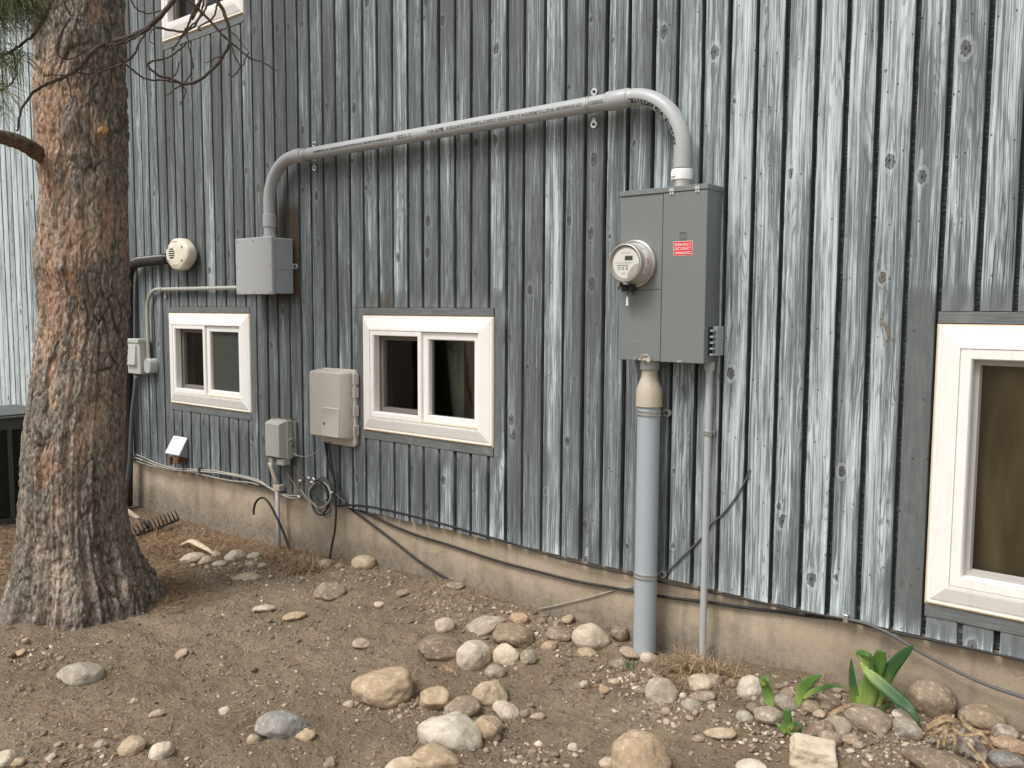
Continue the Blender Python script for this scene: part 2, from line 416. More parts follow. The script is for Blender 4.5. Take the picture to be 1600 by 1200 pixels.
def backing_mat():
    m = NT('rough_backing_board'); P_ = m.sep(m.pos())
    saw = m.noise(m.comb(m.math('MULTIPLY', P_[0], 18), 0.0, m.math('MULTIPLY', P_[2], 130)), 1.0, 3, .6)
    big = m.noise(m.pos(), 5, 3)
    c = m.mix(m.ramp(saw, .42, .74), (.022, .025, .026), (.15, .168, .172))
    c = m.mix(m.ramp(big, .4, .65, 0, .6), c, (.035, .04, .042))
    return m.done(c, .85, m.bump(saw, .8, .004))

def stucco_mat():
    m = NT('tan_concrete'); p = m.pos(); P_ = m.sep(p)
    big = m.noise(p, 1.6, 5, .62, .4); mid = m.noise(p, 9, 6, .65); fine = m.noise(p, 150, 4, .7); scr = m.noise(m.mul(p, (60, 60, 22)), 1, 3, .6, 1.5)
    c = m.mix(m.ramp(big, .35, .68), (.355, .285, .20), (.475, .39, .285))
    c = m.mix(m.ramp(mid, .45, .75, 0, .55), c, (.35, .265, .18))
    c = m.mix(m.ramp(mid, .2, .42, .5, 0), c, (.58, .47, .34))
    c = m.mix(m.ramp(fine, .57, .68, 0, .65), c, (.19, .145, .10))
    c = m.mix(m.ramp(fine, .30, .40, .4, 0), c, (.68, .57, .42))
    c = m.mix(m.ramp(scr, .70, .76, 0, .5), c, (.62, .52, .40))
    grey = m.ramp(m.math('ADD', P_[2], m.math('MULTIPLY', mid, -.30)), -.10, .12, .85, 0)
    c = m.mix(grey, c, (.215, .18, .14))
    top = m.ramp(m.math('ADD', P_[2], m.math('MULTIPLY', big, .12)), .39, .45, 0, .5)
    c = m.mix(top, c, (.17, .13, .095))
    v = m.vor(p, 11, 'F1'); vr = m.n('SeparateColor'); m.L(v.outputs['Color'], vr.inputs[0])
    hole = m.math('MULTIPLY', m.ramp(v.outputs['Distance'], .03, .07, 1, 0), m.ramp(vr.outputs[0], .80, .86))
    c = m.mix(m.math('MULTIPLY', hole, .8), c, (.07, .05, .035))
    stain = m.noise(m.mul(p, (11, 11, 1.2)), 1.0, 4, .6)
    c = m.mix(m.ramp(stain, .52, .70, 0, .5), c, (.20, .165, .125))
    wp = m.vadd(p, m.mul(m.noise(p, 1.7, 5, .65, 0, True), (.9, .9, .9)))
    v2 = m.vor(wp, .75, 'DISTANCE_TO_EDGE')
    c = m.mix(m.math('MULTIPLY', m.math('SUBTRACT', 1.0, m.ramp(v2.outputs['Distance'], .001, .004)), .3), c, (.07, .05, .035))
    spl = m.noise(p, 34, 4, .7); low_ = m.ramp(m.math('ADD', P_[2], m.math('MULTIPLY', mid, -.15)), .0, .16, 1, 0)
    c = m.mix(m.math('MULTIPLY', m.math('MULTIPLY', m.ramp(spl, .48, .60), low_), .55), c, (.12, .09, .065))
    h = m.math('ADD', m.math('MULTIPLY', fine, .5), m.math('MULTIPLY', mid, 1.2))
    return m.done(c, .9, m.bump(h, .5, .006))

def ground_mat():
    m = NT('dry_dirt'); p = m.pos()
    big = m.noise(p, 1.3, 5, .6); mid = m.noise(p, 7, 6, .65, .3); fine = m.noise(p, 75, 5, .72); gr = m.noise(p, 230, 3, .7)
    c = m.mix(m.ramp(big, .35, .66), (.275, .207, .140), (.385, .298, .205))
    c = m.mix(m.ramp(mid, .42, .7, 0, .6), c, (.19, .148, .104))
    c = m.mix(m.ramp(mid, .25, .42, .35, 0), c, (.42, .34, .25))
    c = m.mix(m.ramp(fine, .52, .70, 0, .75), c, (.075, .055, .040))
    c = m.mix(m.ramp(fine, .28, .42, .55, 0), c, (.42, .345, .26))
    c = m.mix(m.ramp(gr, .60, .70, 0, .6), c, (.55, .47, .36))
    c = m.mix(m.ramp(gr, .30, .40, .5, 0), c, (.07, .05, .035))
    gs = m.sep(p); nn = m.noise(p, 9, 5, .7)
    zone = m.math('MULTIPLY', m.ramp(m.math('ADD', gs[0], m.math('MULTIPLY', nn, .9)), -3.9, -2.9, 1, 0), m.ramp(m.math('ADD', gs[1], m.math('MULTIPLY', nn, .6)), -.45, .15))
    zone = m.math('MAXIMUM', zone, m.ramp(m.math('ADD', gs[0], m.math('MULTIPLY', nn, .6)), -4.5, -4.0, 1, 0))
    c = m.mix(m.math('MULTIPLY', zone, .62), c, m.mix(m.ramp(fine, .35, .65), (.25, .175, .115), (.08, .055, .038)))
    v = m.vor(p, 95, 'F1'); vr = m.n('SeparateColor'); m.L(v.outputs['Color'], vr.inputs[0])
    peb = m.math('MULTIPLY', m.ramp(v.outputs['Distance'], .20, .32, 1, 0), m.ramp(vr.outputs[0], .66, .72))
    c = m.mix(m.math('MULTIPLY', peb, .85), c, m.mix(vr.outputs[1], (.30, .23, .165), (.60, .53, .42)))
    v3 = m.vor(p, 40, 'F1'); vq = m.n('SeparateColor'); m.L(v3.outputs['Color'], vq.inputs[0])
    clod = m.math('MULTIPLY', m.ramp(v3.outputs['Distance'], .1, .5, 1, 0), vq.outputs[0])
    h = m.math('ADD', m.math('MULTIPLY', fine, 1.0), m.math('MULTIPLY', gr, .35)); h = m.math('ADD', h, m.math('MULTIPLY', peb, .5)); h = m.math('ADD', h, m.math('MULTIPLY', clod, .55))
    return m.done(c, .95, m.bump(h, 1.0, .018), spec=.15)

def bark_mat():
    m = NT('pine_bark'); p = m.pos()
    cr, pl, zz = m.attr('crack'), m.attr('plate'), m.sep(p)[2]
    fine = m.noise(m.mul(p, (90, 90, 32)), 1.0, 5, .7); mid = m.noise(m.mul(p, (16, 16, 6)), 1.0, 5, .65, .5); big = m.noise(m.mul(p, (4, 4, 2)), 1, 3)
    orange = m.mix(m.ramp(fine, .3, .7), (.22, .115, .066), (.57, .35, .225))
    tan = m.mix(m.ramp(fine, .3, .7), (.22, .162, .118), (.64, .52, .41))
    grey = m.mix(m.ramp(fine, .3, .72), (.10, .084, .068), (.37, .325, .272))
    low = m.ramp(zz, .15, .95, 1, 0)
    hi = m.ramp(zz, 1.7, 2.9, 0, .5)
    oa = m.math('SUBTRACT', m.ramp(m.math('ADD', m.math('MULTIPLY', mid, .6), m.math('MULTIPLY', big, .4)), .40, .56), m.math('MULTIPLY', m.math('MAXIMUM', low, hi), .75), clamp=True)
    oa = m.math('MULTIPLY', oa, .8)
    c = m.mix(oa, tan, orange)
    c = m.mix(m.ramp(m.math('ADD', m.math('MULTIPLY', pl, .7), m.math('MULTIPLY', mid, .5)), m.fmix(low, .58, .42), m.fmix(low, .76, .66)), c, grey)
    c = m.mix(m.ramp(fine, .60, .68, 0, .7), c, (.70, .60, .50))
    c = m.mix(m.ramp(fine, .30, .40, .7, 0), c, (.05, .034, .024))
    c = m.mix(m.math('MULTIPLY', cr, .72), c, (.035, .024, .017))
    h = m.math('ADD', fine, m.math('MULTIPLY', mid, 1.0))
    return m.done(c, .9, m.bump(h, .9, .008), spec=.15)

def rock_mat():
    m = NT('river_stone'); oi = m.n('ObjectInfo'); oc = m.obj(); rnv = m.math('MULTIPLY', oi.outputs['Random'], 60.0)
    v = m.vadd(oc, m.comb(rnv, rnv, 0.0))
    big = m.noise(v, 16, 4, .6, .6); mid = m.noise(v, 45, 5, .65); fine = m.noise(v, 170, 4, .75)
    vein = m.noise(m.mul(v, (1, 1, 2.6)), 22, 3, .5, 1.8)
    base = oi.outputs['Color']
    c = m.mix(m.ramp(big, .38, .62, 0, .75), base, m.mix(.5, base, (.30, .20, .12), 'MIX'))
    c = m.mix(m.ramp(mid, .50, .66, 0, .55), c, m.mix(.5, base, (.85, .76, .60), 'MIX'))
    c = m.mix(m.ramp(vein, .60, .66, 0, .35), c, (.62, .54, .42))
    c = m.mix(m.ramp(fine, .58, .68, 0, .7), c, m.mix(.7, base, (.08, .06, .045), 'MIX'))
    c = m.mix(m.ramp(mid, .30, .42, .45, 0), c, m.mix(.6, base, (.12, .08, .05), 'MIX'))
    c = m.mix(m.ramp(fine, .26, .38, .35, 0), c, (.70, .62, .50))
    return m.done(c, .8, m.bump(m.math('ADD', m.math('MULTIPLY', mid, 1.0), m.math('MULTIPLY', fine, .6)), .8, .005), spec=.2)

def attrcol_mat(name, rough=.85, detail=220, spec=.25):
    m = NT(name); c = m.attr('col', 'Color'); n = m.noise(m.pos(), detail, 3, .7)
    c2 = m.mix(m.ramp(n, .5, .72, 0, .5), c, (.10, .075, .055)); c2 = m.mix(m.ramp(n, .25, .4, .3, 0), c2, (.6, .54, .44))
    return m.done(c2, rough, m.bump(n, .3, .002), spec=spec)

def fibre_mat(name, a, b, rough=.8):
    m = NT(name); n = m.noise(m.pos(), 38, 4, .7)
    return m.done(m.mix(m.ramp(n, .3, .7), a, b), rough, spec=.2)

def glass_mat(name='window_glass', tint=(.90, .92, .90), ior=1.45):
    m = NT(name); t = m.n('BsdfTransparent'); t.inputs[0].default_value = (*tint, 1); g = m.n('BsdfGlossy'); g.inputs['Roughness'].default_value = .02
    f = m.n('Fresnel'); f.inputs['IOR'].default_value = ior; mx = m.n('MixShader')
    m.L(m.bump(m.noise(m.pos(), 3, 2), .03, .01), g.inputs['Normal'])
    m.L(f.outputs[0], mx.inputs[0]); m.L(t.outputs[0], mx.inputs[1]); m.L(g.outputs[0], mx.inputs[2]); m.t.links.new(mx.outputs[0], m.out.inputs[0])
    return m.m

def leaf_mat():
    m = NT('green_leaf'); t = m.attr('t'); p = m.pos(); st = m.noise(m.mul(p, (160, 160, 25)), 1, 3)
    c = m.mix(m.ramp(t, .05, .55), (.28, .38, .09), m.mix(m.attr('dk'), (.12, .22, .04), (.025, .075, .022)))
    c = m.mix(m.ramp(st, .45, .7, 0, .3), c, (.04, .12, .02))
    c = m.mix(m.ramp(m.noise(p, 75, 3, .7), .66, .74, 0, .55), c, (.45, .50, .22))
    return m.done(c, .45, m.bump(st, .25, .002), spec=.4)

def edge_mat():  # darker than the board fronts: shade between boards put into the colour
    m = NT('gap_shade_board_edge'); n = m.noise(m.mul(m.pos(), (60, 60, 5)), 1, 4, .65); b = m.noise(m.pos(), 6, 3)
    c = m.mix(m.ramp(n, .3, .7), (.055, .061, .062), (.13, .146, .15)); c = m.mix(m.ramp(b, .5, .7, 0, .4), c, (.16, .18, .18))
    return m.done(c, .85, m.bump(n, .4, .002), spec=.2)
MAT = dict(
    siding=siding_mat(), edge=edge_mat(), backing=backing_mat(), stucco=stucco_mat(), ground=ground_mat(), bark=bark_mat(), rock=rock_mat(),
    gravel=attrcol_mat('loose_gravel'), glass=glass_mat(), leaf=leaf_mat(),
    vinyl=paint('white_vinyl', (.87, .85, .805), .42, .08, .16, (.42, .33, .22)),
    vinyl_old=paint('yellowed_vinyl', (.80, .70, .54), .5, .1, .28, (.40, .28, .15)),
    caulk=paint('old_caulk', (.62, .50, .33), .7, .2, .4, (.25, .17, .09)),
    grey_metal=paint('grey_enclosure_paint', (.176, .194, .187), .42, .08, .07, (.30, .32, .30), bump=.03),
    grey_dark=paint('grey_enclosure_side', (.205, .226, .218), .42, .08, .07, (.30, .32, .30), bump=.03),
    pvc=paint('grey_pvc', (.415, .43, .43), .38, .08, .10, (.22, .20, .18), bump=.02),
    pvc_blue=paint('bluish_pvc', (.37, .41, .44), .4, .08, .08, (.24, .23, .22), bump=.02),
    pvc_box=paint('grey_pvc_box', (.42, .43, .425), .42, .07, .08, (.28, .27, .25), bump=.02),
    fitting=paint('weathered_fitting', (.50, .44, .34), .5, .15, .4, (.22, .17, .11)),
    emt=paint('galvanised_tube', (.50, .50, .44), .4, .12, .25, (.2, .18, .14), metal=.35),
    zinc=paint('zinc_strap', (.62, .62, .60), .3, .1, .25, (.2, .18, .15), metal=.85),
    chrome=paint('meter_ring_steel', (.60, .58, .54), .28, .1, .15, (.2, .18, .15), metal=.8),
    beige=paint('beige_plastic', (.53, .49, .43), .5, .05, .08, (.30, .25, .2)),
    cream=paint('cream_plastic', (.76, .70, .57), .5, .06, .10, (.35, .28, .18)),
    phone=paint('lichened_grey_plastic', (.40, .405, .37), .65, .2, .45, (.34, .33, .20)),
    outlet=paint('pale_grey_plastic', (.47, .475, .43), .5, .1, .2, (.25, .24, .18)),
    white=paint('white_plastic', (.80, .80, .78), .4, .05, .08, (.4, .38, .34)),
    black=paint('black_rubber', (.018, .017, .016), .55, .3, .3, (.10, .09, .075)),
    foam=paint('black_foam_wrap', (.022, .020, .018), .7, .3, .3, (.07, .06, .05)),
    cable_grey=paint('grey_cable_jacket', (.10, .10, .10), .6, .2, .3, (.08, .07, .06)),
    cable_pale=paint('pale_cable_jacket', (.36, .34, .29), .6, .2, .35, (.14, .12, .1)),
    ink=paint('printed_ink', (.035, .035, .035), .6, .0, .0),
    red=paint('red_sticker', (.70, .012, .018), .45, .05, .02, (.5, .1, .1)), sticker_white=paint('sticker_white', (.85, .83, .80), .45, .02, .02),
    lcd=paint('display_glass', (.13, .135, .10), .25, .1, .0), dial=paint('meter_dial', (.93, .91, .84), .5, .04, .04), dial_grey=paint('meter_dial_grey', (.50, .49, .46), .5, .04, .04),
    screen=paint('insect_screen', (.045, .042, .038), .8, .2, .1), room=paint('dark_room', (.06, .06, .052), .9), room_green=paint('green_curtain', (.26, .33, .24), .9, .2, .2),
    jamb=paint('inner_jamb', (.17, .150, .128), .7, .2, .3), curtain=None, rust=paint('rusty_bracket', (.14, .060, .025), .85, .4, .5, (.04, .02, .01)),
    acmetal=paint('dark_green_metal', (.055, .062, .055), .5, .15, .25, (.12, .11, .09)), acblack=paint('black_louvre', (.012, .013, .012), .6),
    actop=paint('pale_metal_cap', (.075, .082, .075), .4, .1, .2), wood=fibre_mat('pale_wood', (.50, .40, .27), (.70, .60, .44)), iron=paint('rusty_black_iron', (.028, .022, .018), .7, .3, .4, (.08, .035, .015)),
    limb=fibre_mat('limb_bark', (.065, .043, .030), (.20, .145, .105), .9), twig=fibre_mat('dead_twig', (.045, .033, .025), (.13, .10, .08), .9), needle=fibre_mat('pine_needle', (.075, .10, .035), (.20, .20, .085)),
    litter=fibre_mat('fallen_needles', (.13, .075, .042), (.44, .30, .18)), straw=fibre_mat('dry_straw', (.15, .10, .055), (.48, .35, .21)),
    deadleaf=fibre_mat('dead_leaf', (.22, .18, .14), (.50, .44, .37)), stubend=fibre_mat('cut_wood_end', (.35, .14, .03), (.60, .36, .14)),
    bladegrass=fibre_mat('weed_green', (.05, .11, .03), (.12, .22, .07)))

# ================================================================ GROUND
def spaced(dense0, dense1, step, far0, far1):
    a = list(np.arange(dense0, dense1 + 1e-6, step)); s = step; x = dense1
    while x < far1: s *= 1.35; x += s; a.append(x)
    s = step; x = dense0; b = []
    while x > far0: s *= 1.35; x -= s; b.append(x)
    return np.array(b[::-1] + a)
xs = spaced(-6.6, .6, .0125, -400, 400); ys = spaced(-2.5, .04, .0125, -400, 400)
X, Y = np.meshgrid(xs, ys); Z = gh(X, Y)
Z = np.where(Y > .3, -.02, Z)
V = np.stack([X.ravel(), Y.ravel(), Z.ravel()], 1)
nx, ny = len(xs), len(ys)
i = (np.arange(ny - 1)[:, None] * nx + np.arange(nx - 1)[None, :]).ravel()
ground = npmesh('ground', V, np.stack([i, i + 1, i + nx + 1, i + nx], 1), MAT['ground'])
tag(ground, kind='structure')

# ================================================================ HOUSE
WIN = dict(basement=(-3.5075, -2.5986, .810, 1.4185), small=(-5.462, -4.532, .815, 1.4195), big=(-.7076, .85, .487, 1.4125), upper=(-5.444, -4.53, 3.172, 4.15))
HOLES = [(a - .001, b + .001, c - .046, d + .042) for a, b, c, d in WIN.values()]
SB, ST = .367, 5.6
house = thing('house', 'long house wall of weathered grey vertical boards above a tan concrete foundation', 'house', (-3.0, 0, 0))
centres = [-5.881, -5.768, -5.667, -5.551, -5.442, -5.335, -5.227, -5.114, -5.008, -4.89, -4.785, -4.683, -4.574, -4.467, -4.358, -4.254, -4.144, -4.037, -3.933, -3.824, -3.715, -3.604, -3.496, -3.384, -3.276, -3.166, -3.062, -2.951, -2.845, -2.744, -2.631, -2.528, -2.428, -2.317, -2.207, -2.1, -1.998, -1.891, -1.78, -1.676, -1.567, -1.458, -1.353, -1.241, -1.131, -1.027, -0.924, -0.81, -0.705, -0.597]
while centres[-1] < 2.6: centres.append(centres[-1] + .1078 + rnd.uniform(-.003, .003))
while centres[0] > -12: centres.insert(0, centres[0] - .1078 + rnd.uniform(-.003, .003))
WX = [-12, -7.4, -7.0, -6.1, -5.5, -5.0, -4.2, -3.2, -2.6, -2.2, -1.8, -1.4, -1.0, 2.6]
WV = [.88, .88, .78, .47, .41, .37, .37, .41, .46, .51, .54, .61, .68, .74]
def sn(a, b=0.0, c=0.0): return .5 * math.sin(a * 2.1 + b * 1.3 + c) + .3 * math.sin(a * 4.7 - b * 3.1 + c * 2.7 + 1) + .2 * math.sin(a * 9.3 + b * 5.9 + c * 1.7 + 2)
def weather(x, z, br):
    wv = np.interp(x, WX, WV)
    if x > -1.5: wv += .07 * max(0, min(1, (z - 1.5) / .5))
    wv += (br - .5) * .30 + .07 * sn(x * 2.2, z * 1.1)
    return max(0.0, min(1.0, wv))
def painted(x, z):
    v = 0
    for n, (a, b, c, d) in WIN.items():
        wd = .105 if n == 'big' else .05
        if c - .1 < z < d + .06:
            dd = max(a - x, x - b)
            ed = .012 * sn(z * 9, x * 3) + (.03 * (1 - z / 1.0) if n == 'big' and z < 1 else 0)
            if dd < wd + ed: v = max(v, min(1, (wd + ed - dd) / .012))
    return v
def bare(x, z):
    v = 0
    if -4.26 < x < -4.02 and 1.50 < z < 2.05: v = .95
    if -3.38 < x < -3.27 and 1.46 < z < 1.50 + .03 * math.sin(x * 90): v = .8
    return v
def board_cuts(x0, x1):
    """the z-intervals of one board with the x range that is left beside each window"""
    zs = sorted({SB, ST, *[h[2] for h in HOLES], *[h[3] for h in HOLES]})
    out = []
    for a, b in zip(zs, zs[1:]):
        segs = [(x0, x1)]
        for h in HOLES:
            if h[2] <= (a + b) / 2 <= h[3]:
                ns = []
                for p, q in segs:
                    if h[1] <= p or h[0] >= q: ns.append((p, q)); continue
                    if h[0] > p: ns.append((p, h[0]))
                    if h[1] < q: ns.append((h[1], q))
                segs = ns
        for s_ in segs:
            if s_[1] - s_[0] < .006: continue
            if out and out[-1][:2] == s_ and abs(out[-1][3] - a) < 1e-6 and sum(abs(o[3] - a) < 1e-6 for o in out) >= 1:
                for k, o in enumerate(out):
                    if o[:2] == s_ and abs(o[3] - a) < 1e-6: out[k] = (*s_, o[2], b); break
            else:
                for k, o in enumerate(out):
                    if o[:2] == s_ and abs(o[3] - a) < 1e-6: out[k] = (*s_, o[2], b); break
                else: out.append((*s_, a, b))
    return out
SV, SF, SC, SP, SMI = [], [], [], [], []
for k in range(len(centres) - 1):
    ga, gb = .0085 + rnd.uniform(-.0022, .0015), .0085 + rnd.uniform(-.0015, .0025)
    x0, x1 = centres[k] + ga, centres[k + 1] - gb
    br = rnd.random(); yj = rnd.uniform(-.0015, .0015); lean = rnd.uniform(-.0015, .0015); cup = rnd.uniform(-.0002, .0004)
    bot = SB + rnd.uniform(-.004, .004)
    for (a, b, za, zb) in board_cuts(x0, x1):
        if za == SB: za = bot
        if abs(za - SB) > .01: za += rnd.uniform(0, .002)
        n = max(1, int((zb - za) / .09)); b0 = len(SV)
        for i in range(n + 1):
            z = za + (zb - za) * i / n; dxw = lean * (z - 2) + .0009 * math.sin(z * 2.1 + br * 20)
            e0 = .0011 * sn(z * 14, br * 50); e1 = .0011 * sn(z * 14, br * 50, 7)
            xm = (a + b) / 2
            for (xx, yy) in ((a + e0, .028), (a + e0, .0022), (a + e0 + .0022, .0), (xm, -cup), (b + e1 - .0022, .0), (b + e1, .0022), (b + e1, .028)):
                SV.append((xx + dxw + 3.0, yy + yj, z))
                SC.append((weather(xm, z, br), bare(xm, z), br, 1)); SP.append(painted(xx, z))
        for i in range(n):
            for j in range(6):
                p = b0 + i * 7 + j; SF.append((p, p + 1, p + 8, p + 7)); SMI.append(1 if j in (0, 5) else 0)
        # end caps as quads
        for base in (b0, b0 + n * 7):
            SF.append((base, base + 1, base + 5, base + 6)); SF.append((base + 1, base + 2, base + 4, base + 5)); SF.append((base + 2, base + 3, base + 4, base + 4)); SMI += [0, 0, 0]
keep = [len(set(f)) == 4 for f in SF]; SM = [k for k, q in zip(SMI, keep) if q]
SFq = np.array([f for f, q in zip(SF, keep) if q], np.int32)
siding = npmesh('siding', np.array(SV), SFq, MAT['siding'], False, {'wd': np.array(SC), 'pt': np.array(SP)}, house)
siding.data.materials.append(MAT['edge'])      # board sides in a darker colour that paints in the shade of the gaps
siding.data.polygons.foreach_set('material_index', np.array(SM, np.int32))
def rect_minus(x0, x1, z0, z1, holes):
    xsb = sorted({x0, x1, *[v for h in holes for v in h[:2] if x0 < v < x1]}); out = []
    for a, b in zip(xsb, xsb[1:]):
        zz = [(z0, z1)]
        for h in holes:
            if h[0] < (a + b) / 2 < h[1]:
                nz = []
                for p, q in zz:
                    if h[3] <= p or h[2] >= q: nz.append((p, q)); continue
                    if h[2] > p: nz.append((p, h[2]))
                    if h[3] < q: nz.append((h[3], q))
                zz = nz
        out += [(a, b, p, q) for p, q in zz]
    return out
m = MB()
for a, b, c, d in rect_minus(-12, 2.6, SB + .006, ST, [(w_[0] + .03, w_[1] - .03, w_[2] + .03, w_[3] - .03) for w_ in WIN.values()]): m.box(a, b, .0295, .10, c, d)
m.build('backing_board', MAT['backing'], house)
MB().box(-.655, -.585, .006, .0285, SB + .003, .441).build('offcut_board', MAT['backing'], house)
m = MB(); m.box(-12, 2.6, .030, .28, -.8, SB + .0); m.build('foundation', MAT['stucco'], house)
def trim_mat():
    m = NT('painted_trim_board'); P_ = m.sep(m.pos())
    g = m.noise(m.comb(m.math('MULTIPLY', P_[0], 7), 0.0, m.math('MULTIPLY', P_[2], 230)), 1.0, 4, .6); b = m.noise(m.pos(), 12, 4)
    c = m.mix(m.ramp(g, .3, .7), (.095, .102, .10), (.18, .195, .19)); c = m.mix(m.ramp(b, .5, .7, 0, .35), c, (.24, .26, .255))
    cr = m.ramp(m.noise(m.comb(m.math('MULTIPLY', P_[0], 5), 0.0, m.math('MULTIPLY', P_[2], 160)), 1.0, 3), .68, .72)
    c = m.mix(m.math('MULTIPLY', cr, .7), c, (.025, .025, .022))
    return m.done(c, .65, m.bump(g, .4, .002))
MAT['trim'] = trim_mat()
def curtain_mat():
    m = NT('brown_curtain'); p = m.pos(); wv = m.noise(m.mul(p, (400, 1, 400)), 1, 2); f = m.noise(m.mul(p, (5, 1, 1.6)), 1, 3, .5, .8)
    c = m.mix(m.ramp(f, .35, .65), (.20, .135, .062), (.46, .33, .17)); c = m.mix(m.ramp(wv, .4, .7, 0, .3), c, (.42, .33, .20))
    return m.done(c, .9, m.bump(f, .6, .03))
MAT['curtain'] = curtain_mat()
for (a, b, c, d) in WIN.values():
    for z_a, z_b in ((d + .003, d + .0405), (c - .0445, c - .003)): MB().box(a + .001, b - .001, -.0035, .0185, z_a, z_b, .0015).build('window_trim', MAT['trim'], house)

def window(key, label=None, split=.485):
    x0, x1, z0, z1 = WIN[key]
    W = MB().ring(x0 + .004, x1 - .004, z0 + .006, z1 - .004, [(0, .019), (0, -.006), (.004, -.0095), (.012, -.0095), (.016, -.0125), (.060, -.0255), (.071, -.0265), (.071, .03)]).build('window', MAT['vinyl'], house)
    if label: W['label'] = label
    MB().ring(x0 - .0005, x1 + .0005, z0 - .001, z1 + .001, [(0, .018), (0, -.0025), (.006, -.0045), (.009, -.003)]).build('caulk_bead', MAT['caulk'], W)
    MB().ring(x0 + .0105, x1 - .0105, z0 + .006, z0 + .0115, [(0, -.004), (0, -.0112), (.002, -.0118)], True).build('stained_lip', MAT['vinyl_old'], W)
    xi0, xi1, zi0, zi1 = x0 + .0755, x1 - .0755, z0 + .0785, z1 - .0755
    xm = xi0 + (xi1 - xi0) * split
    def pane(a, b, c, d, y, mat='glass', name='pane'):
        MB().box(a, b, y, y + .004, c, d).build(name, MAT[mat], W)
    if key == 'big':
        MB().ring(xi0, xi1, zi0, zi1, [(0, .03), (0, -.021), (.003, -.024), (.031, -.024), (.035, -.018), (.035, .012)]).build('sash', MAT['vinyl'], W)
        MB().ring(xi0 + .0352, xi1 - .0352, zi0 + .0352, zi1 - .0352, [(0, .011), (.016, .011), (.020, .030)]).build('inner_frame', paintcache('pale_grey_frame', (.42, .405, .375)), W)
        pane(xi0 + .05, xi1 - .05, zi0 + .05, zi1 - .05, .031)
        m = MB(); l = []
        for i in range(61):
            t = i / 60; xx = xi0 + t * (xi1 - xi0); l.append((xx, .070 + .010 * math.sin(t * 55) + .01 * math.sin(t * 23)))
        for (p, q) in zip(l, l[1:]):
            b0 = len(m.v); m.v += [(p[0], p[1], zi0), (q[0], q[1], zi0), (q[0] - .18, q[1] + .02, zi1), (p[0] - .18, p[1] + .02, zi1), ]; m.f.append((b0, b0 + 1, b0 + 2, b0 + 3)); m.m.append(0)
        m.build('curtain', MAT['curtain'], W, True)
    else:
        MB().ring(xi0, xm + .012, zi0, zi1, [(0, .03), (0, -.020), (.003, -.024), (.024, -.024), (.028, -.018), (.028, .02)]).build('sash', MAT['vinyl'], W)
        MB().ring(xi0 + .0282, xm + .012 - .0282, zi0 + .0282, zi1 - .0282, [(0, .018), (0, .026), (.022, .026), (.024, .055)]).build('inner_frame', MAT['jamb'], W)
        pane(xi0 + .04, xm - .03, zi0 + .04, zi1 - .04, .045)
        MB().ring(xm + .0125, xi1, zi0 + .002, zi1 - .002, [(0, .03), (0, -.009), (.003, -.012), (.034, -.012), (.038, -.006), (.038, .02)]).build('sash', MAT['vinyl'], W)
        MB().box(xm + .013, xi1, -.0215, -.0115, zi0 + .001, zi0 + .012, .002).build('track', MAT['vinyl_old'], W)
        pane(xm + .045, xi1 - .034, zi0 + .036, zi1 - .036, .012)
    # what stands behind the glass
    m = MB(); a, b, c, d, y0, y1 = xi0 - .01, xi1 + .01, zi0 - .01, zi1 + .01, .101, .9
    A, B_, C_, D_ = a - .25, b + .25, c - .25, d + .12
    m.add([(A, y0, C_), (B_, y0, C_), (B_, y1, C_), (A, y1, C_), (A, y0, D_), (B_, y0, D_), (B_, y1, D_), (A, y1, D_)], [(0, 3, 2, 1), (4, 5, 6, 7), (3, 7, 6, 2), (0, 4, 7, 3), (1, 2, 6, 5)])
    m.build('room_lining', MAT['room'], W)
    if key == 'basement':
        m = MB(); 
        for i in range(10):
            xx = xm + .02 + i * .012; yy = .15 + .008 * (i % 2)
            m.add([(xx, yy, zi0 - .1), (xx + .012, .15 + .008 * ((i + 1) % 2), zi0 - .1), (xx + .012, .15 + .008 * ((i + 1) % 2), zi1 + .1), (xx, yy, zi1 + .1)], [(0, 1, 2, 3)])
        m.build('curtain', MAT['room_green'], W)
    if key == 'small':
        m = MB()
        for i in range(30):
            zz = zi0 + .01 + i * .0155; m.box(xi0 + .02, xi1, .12, .124, zz, zz + .0125)
        m.build('blind', MAT['room_green'], W)
        MB().box(xm + .045, xi1 - .034, .0085, .0095, zi0 + .036, zi1 - .036).build('screen', screen_mat(), W)
    return W
_pc = {}
def paintcache(n, c, r=.45):
    if n not in _pc: _pc[n] = paint(n, c, r, .08, .1)
    return _pc[n]
def screen_mat():
    m = NT('insect_mesh'); t = m.n('BsdfTransparent'); mx = m.n('MixShader'); mx.inputs[0].default_value = .5
    m.b.inputs['Base Color'].default_value = (.085, .09, .08, 1); m.t.links.new(t.outputs[0], mx.inputs[1]); m.t.links.new(m.b.outputs[0], mx.inputs[2]); m.t.links.new(mx.outputs[0], m.out.inputs[0]); return m.m
window('basement', 'white sliding window with an open dark left half and a green curtain')
window('small', 'white sliding window with a screened half and blinds')
window('big', 'large white window with a brown curtain')
window('upper', 'upper white window reflecting the pale sky')

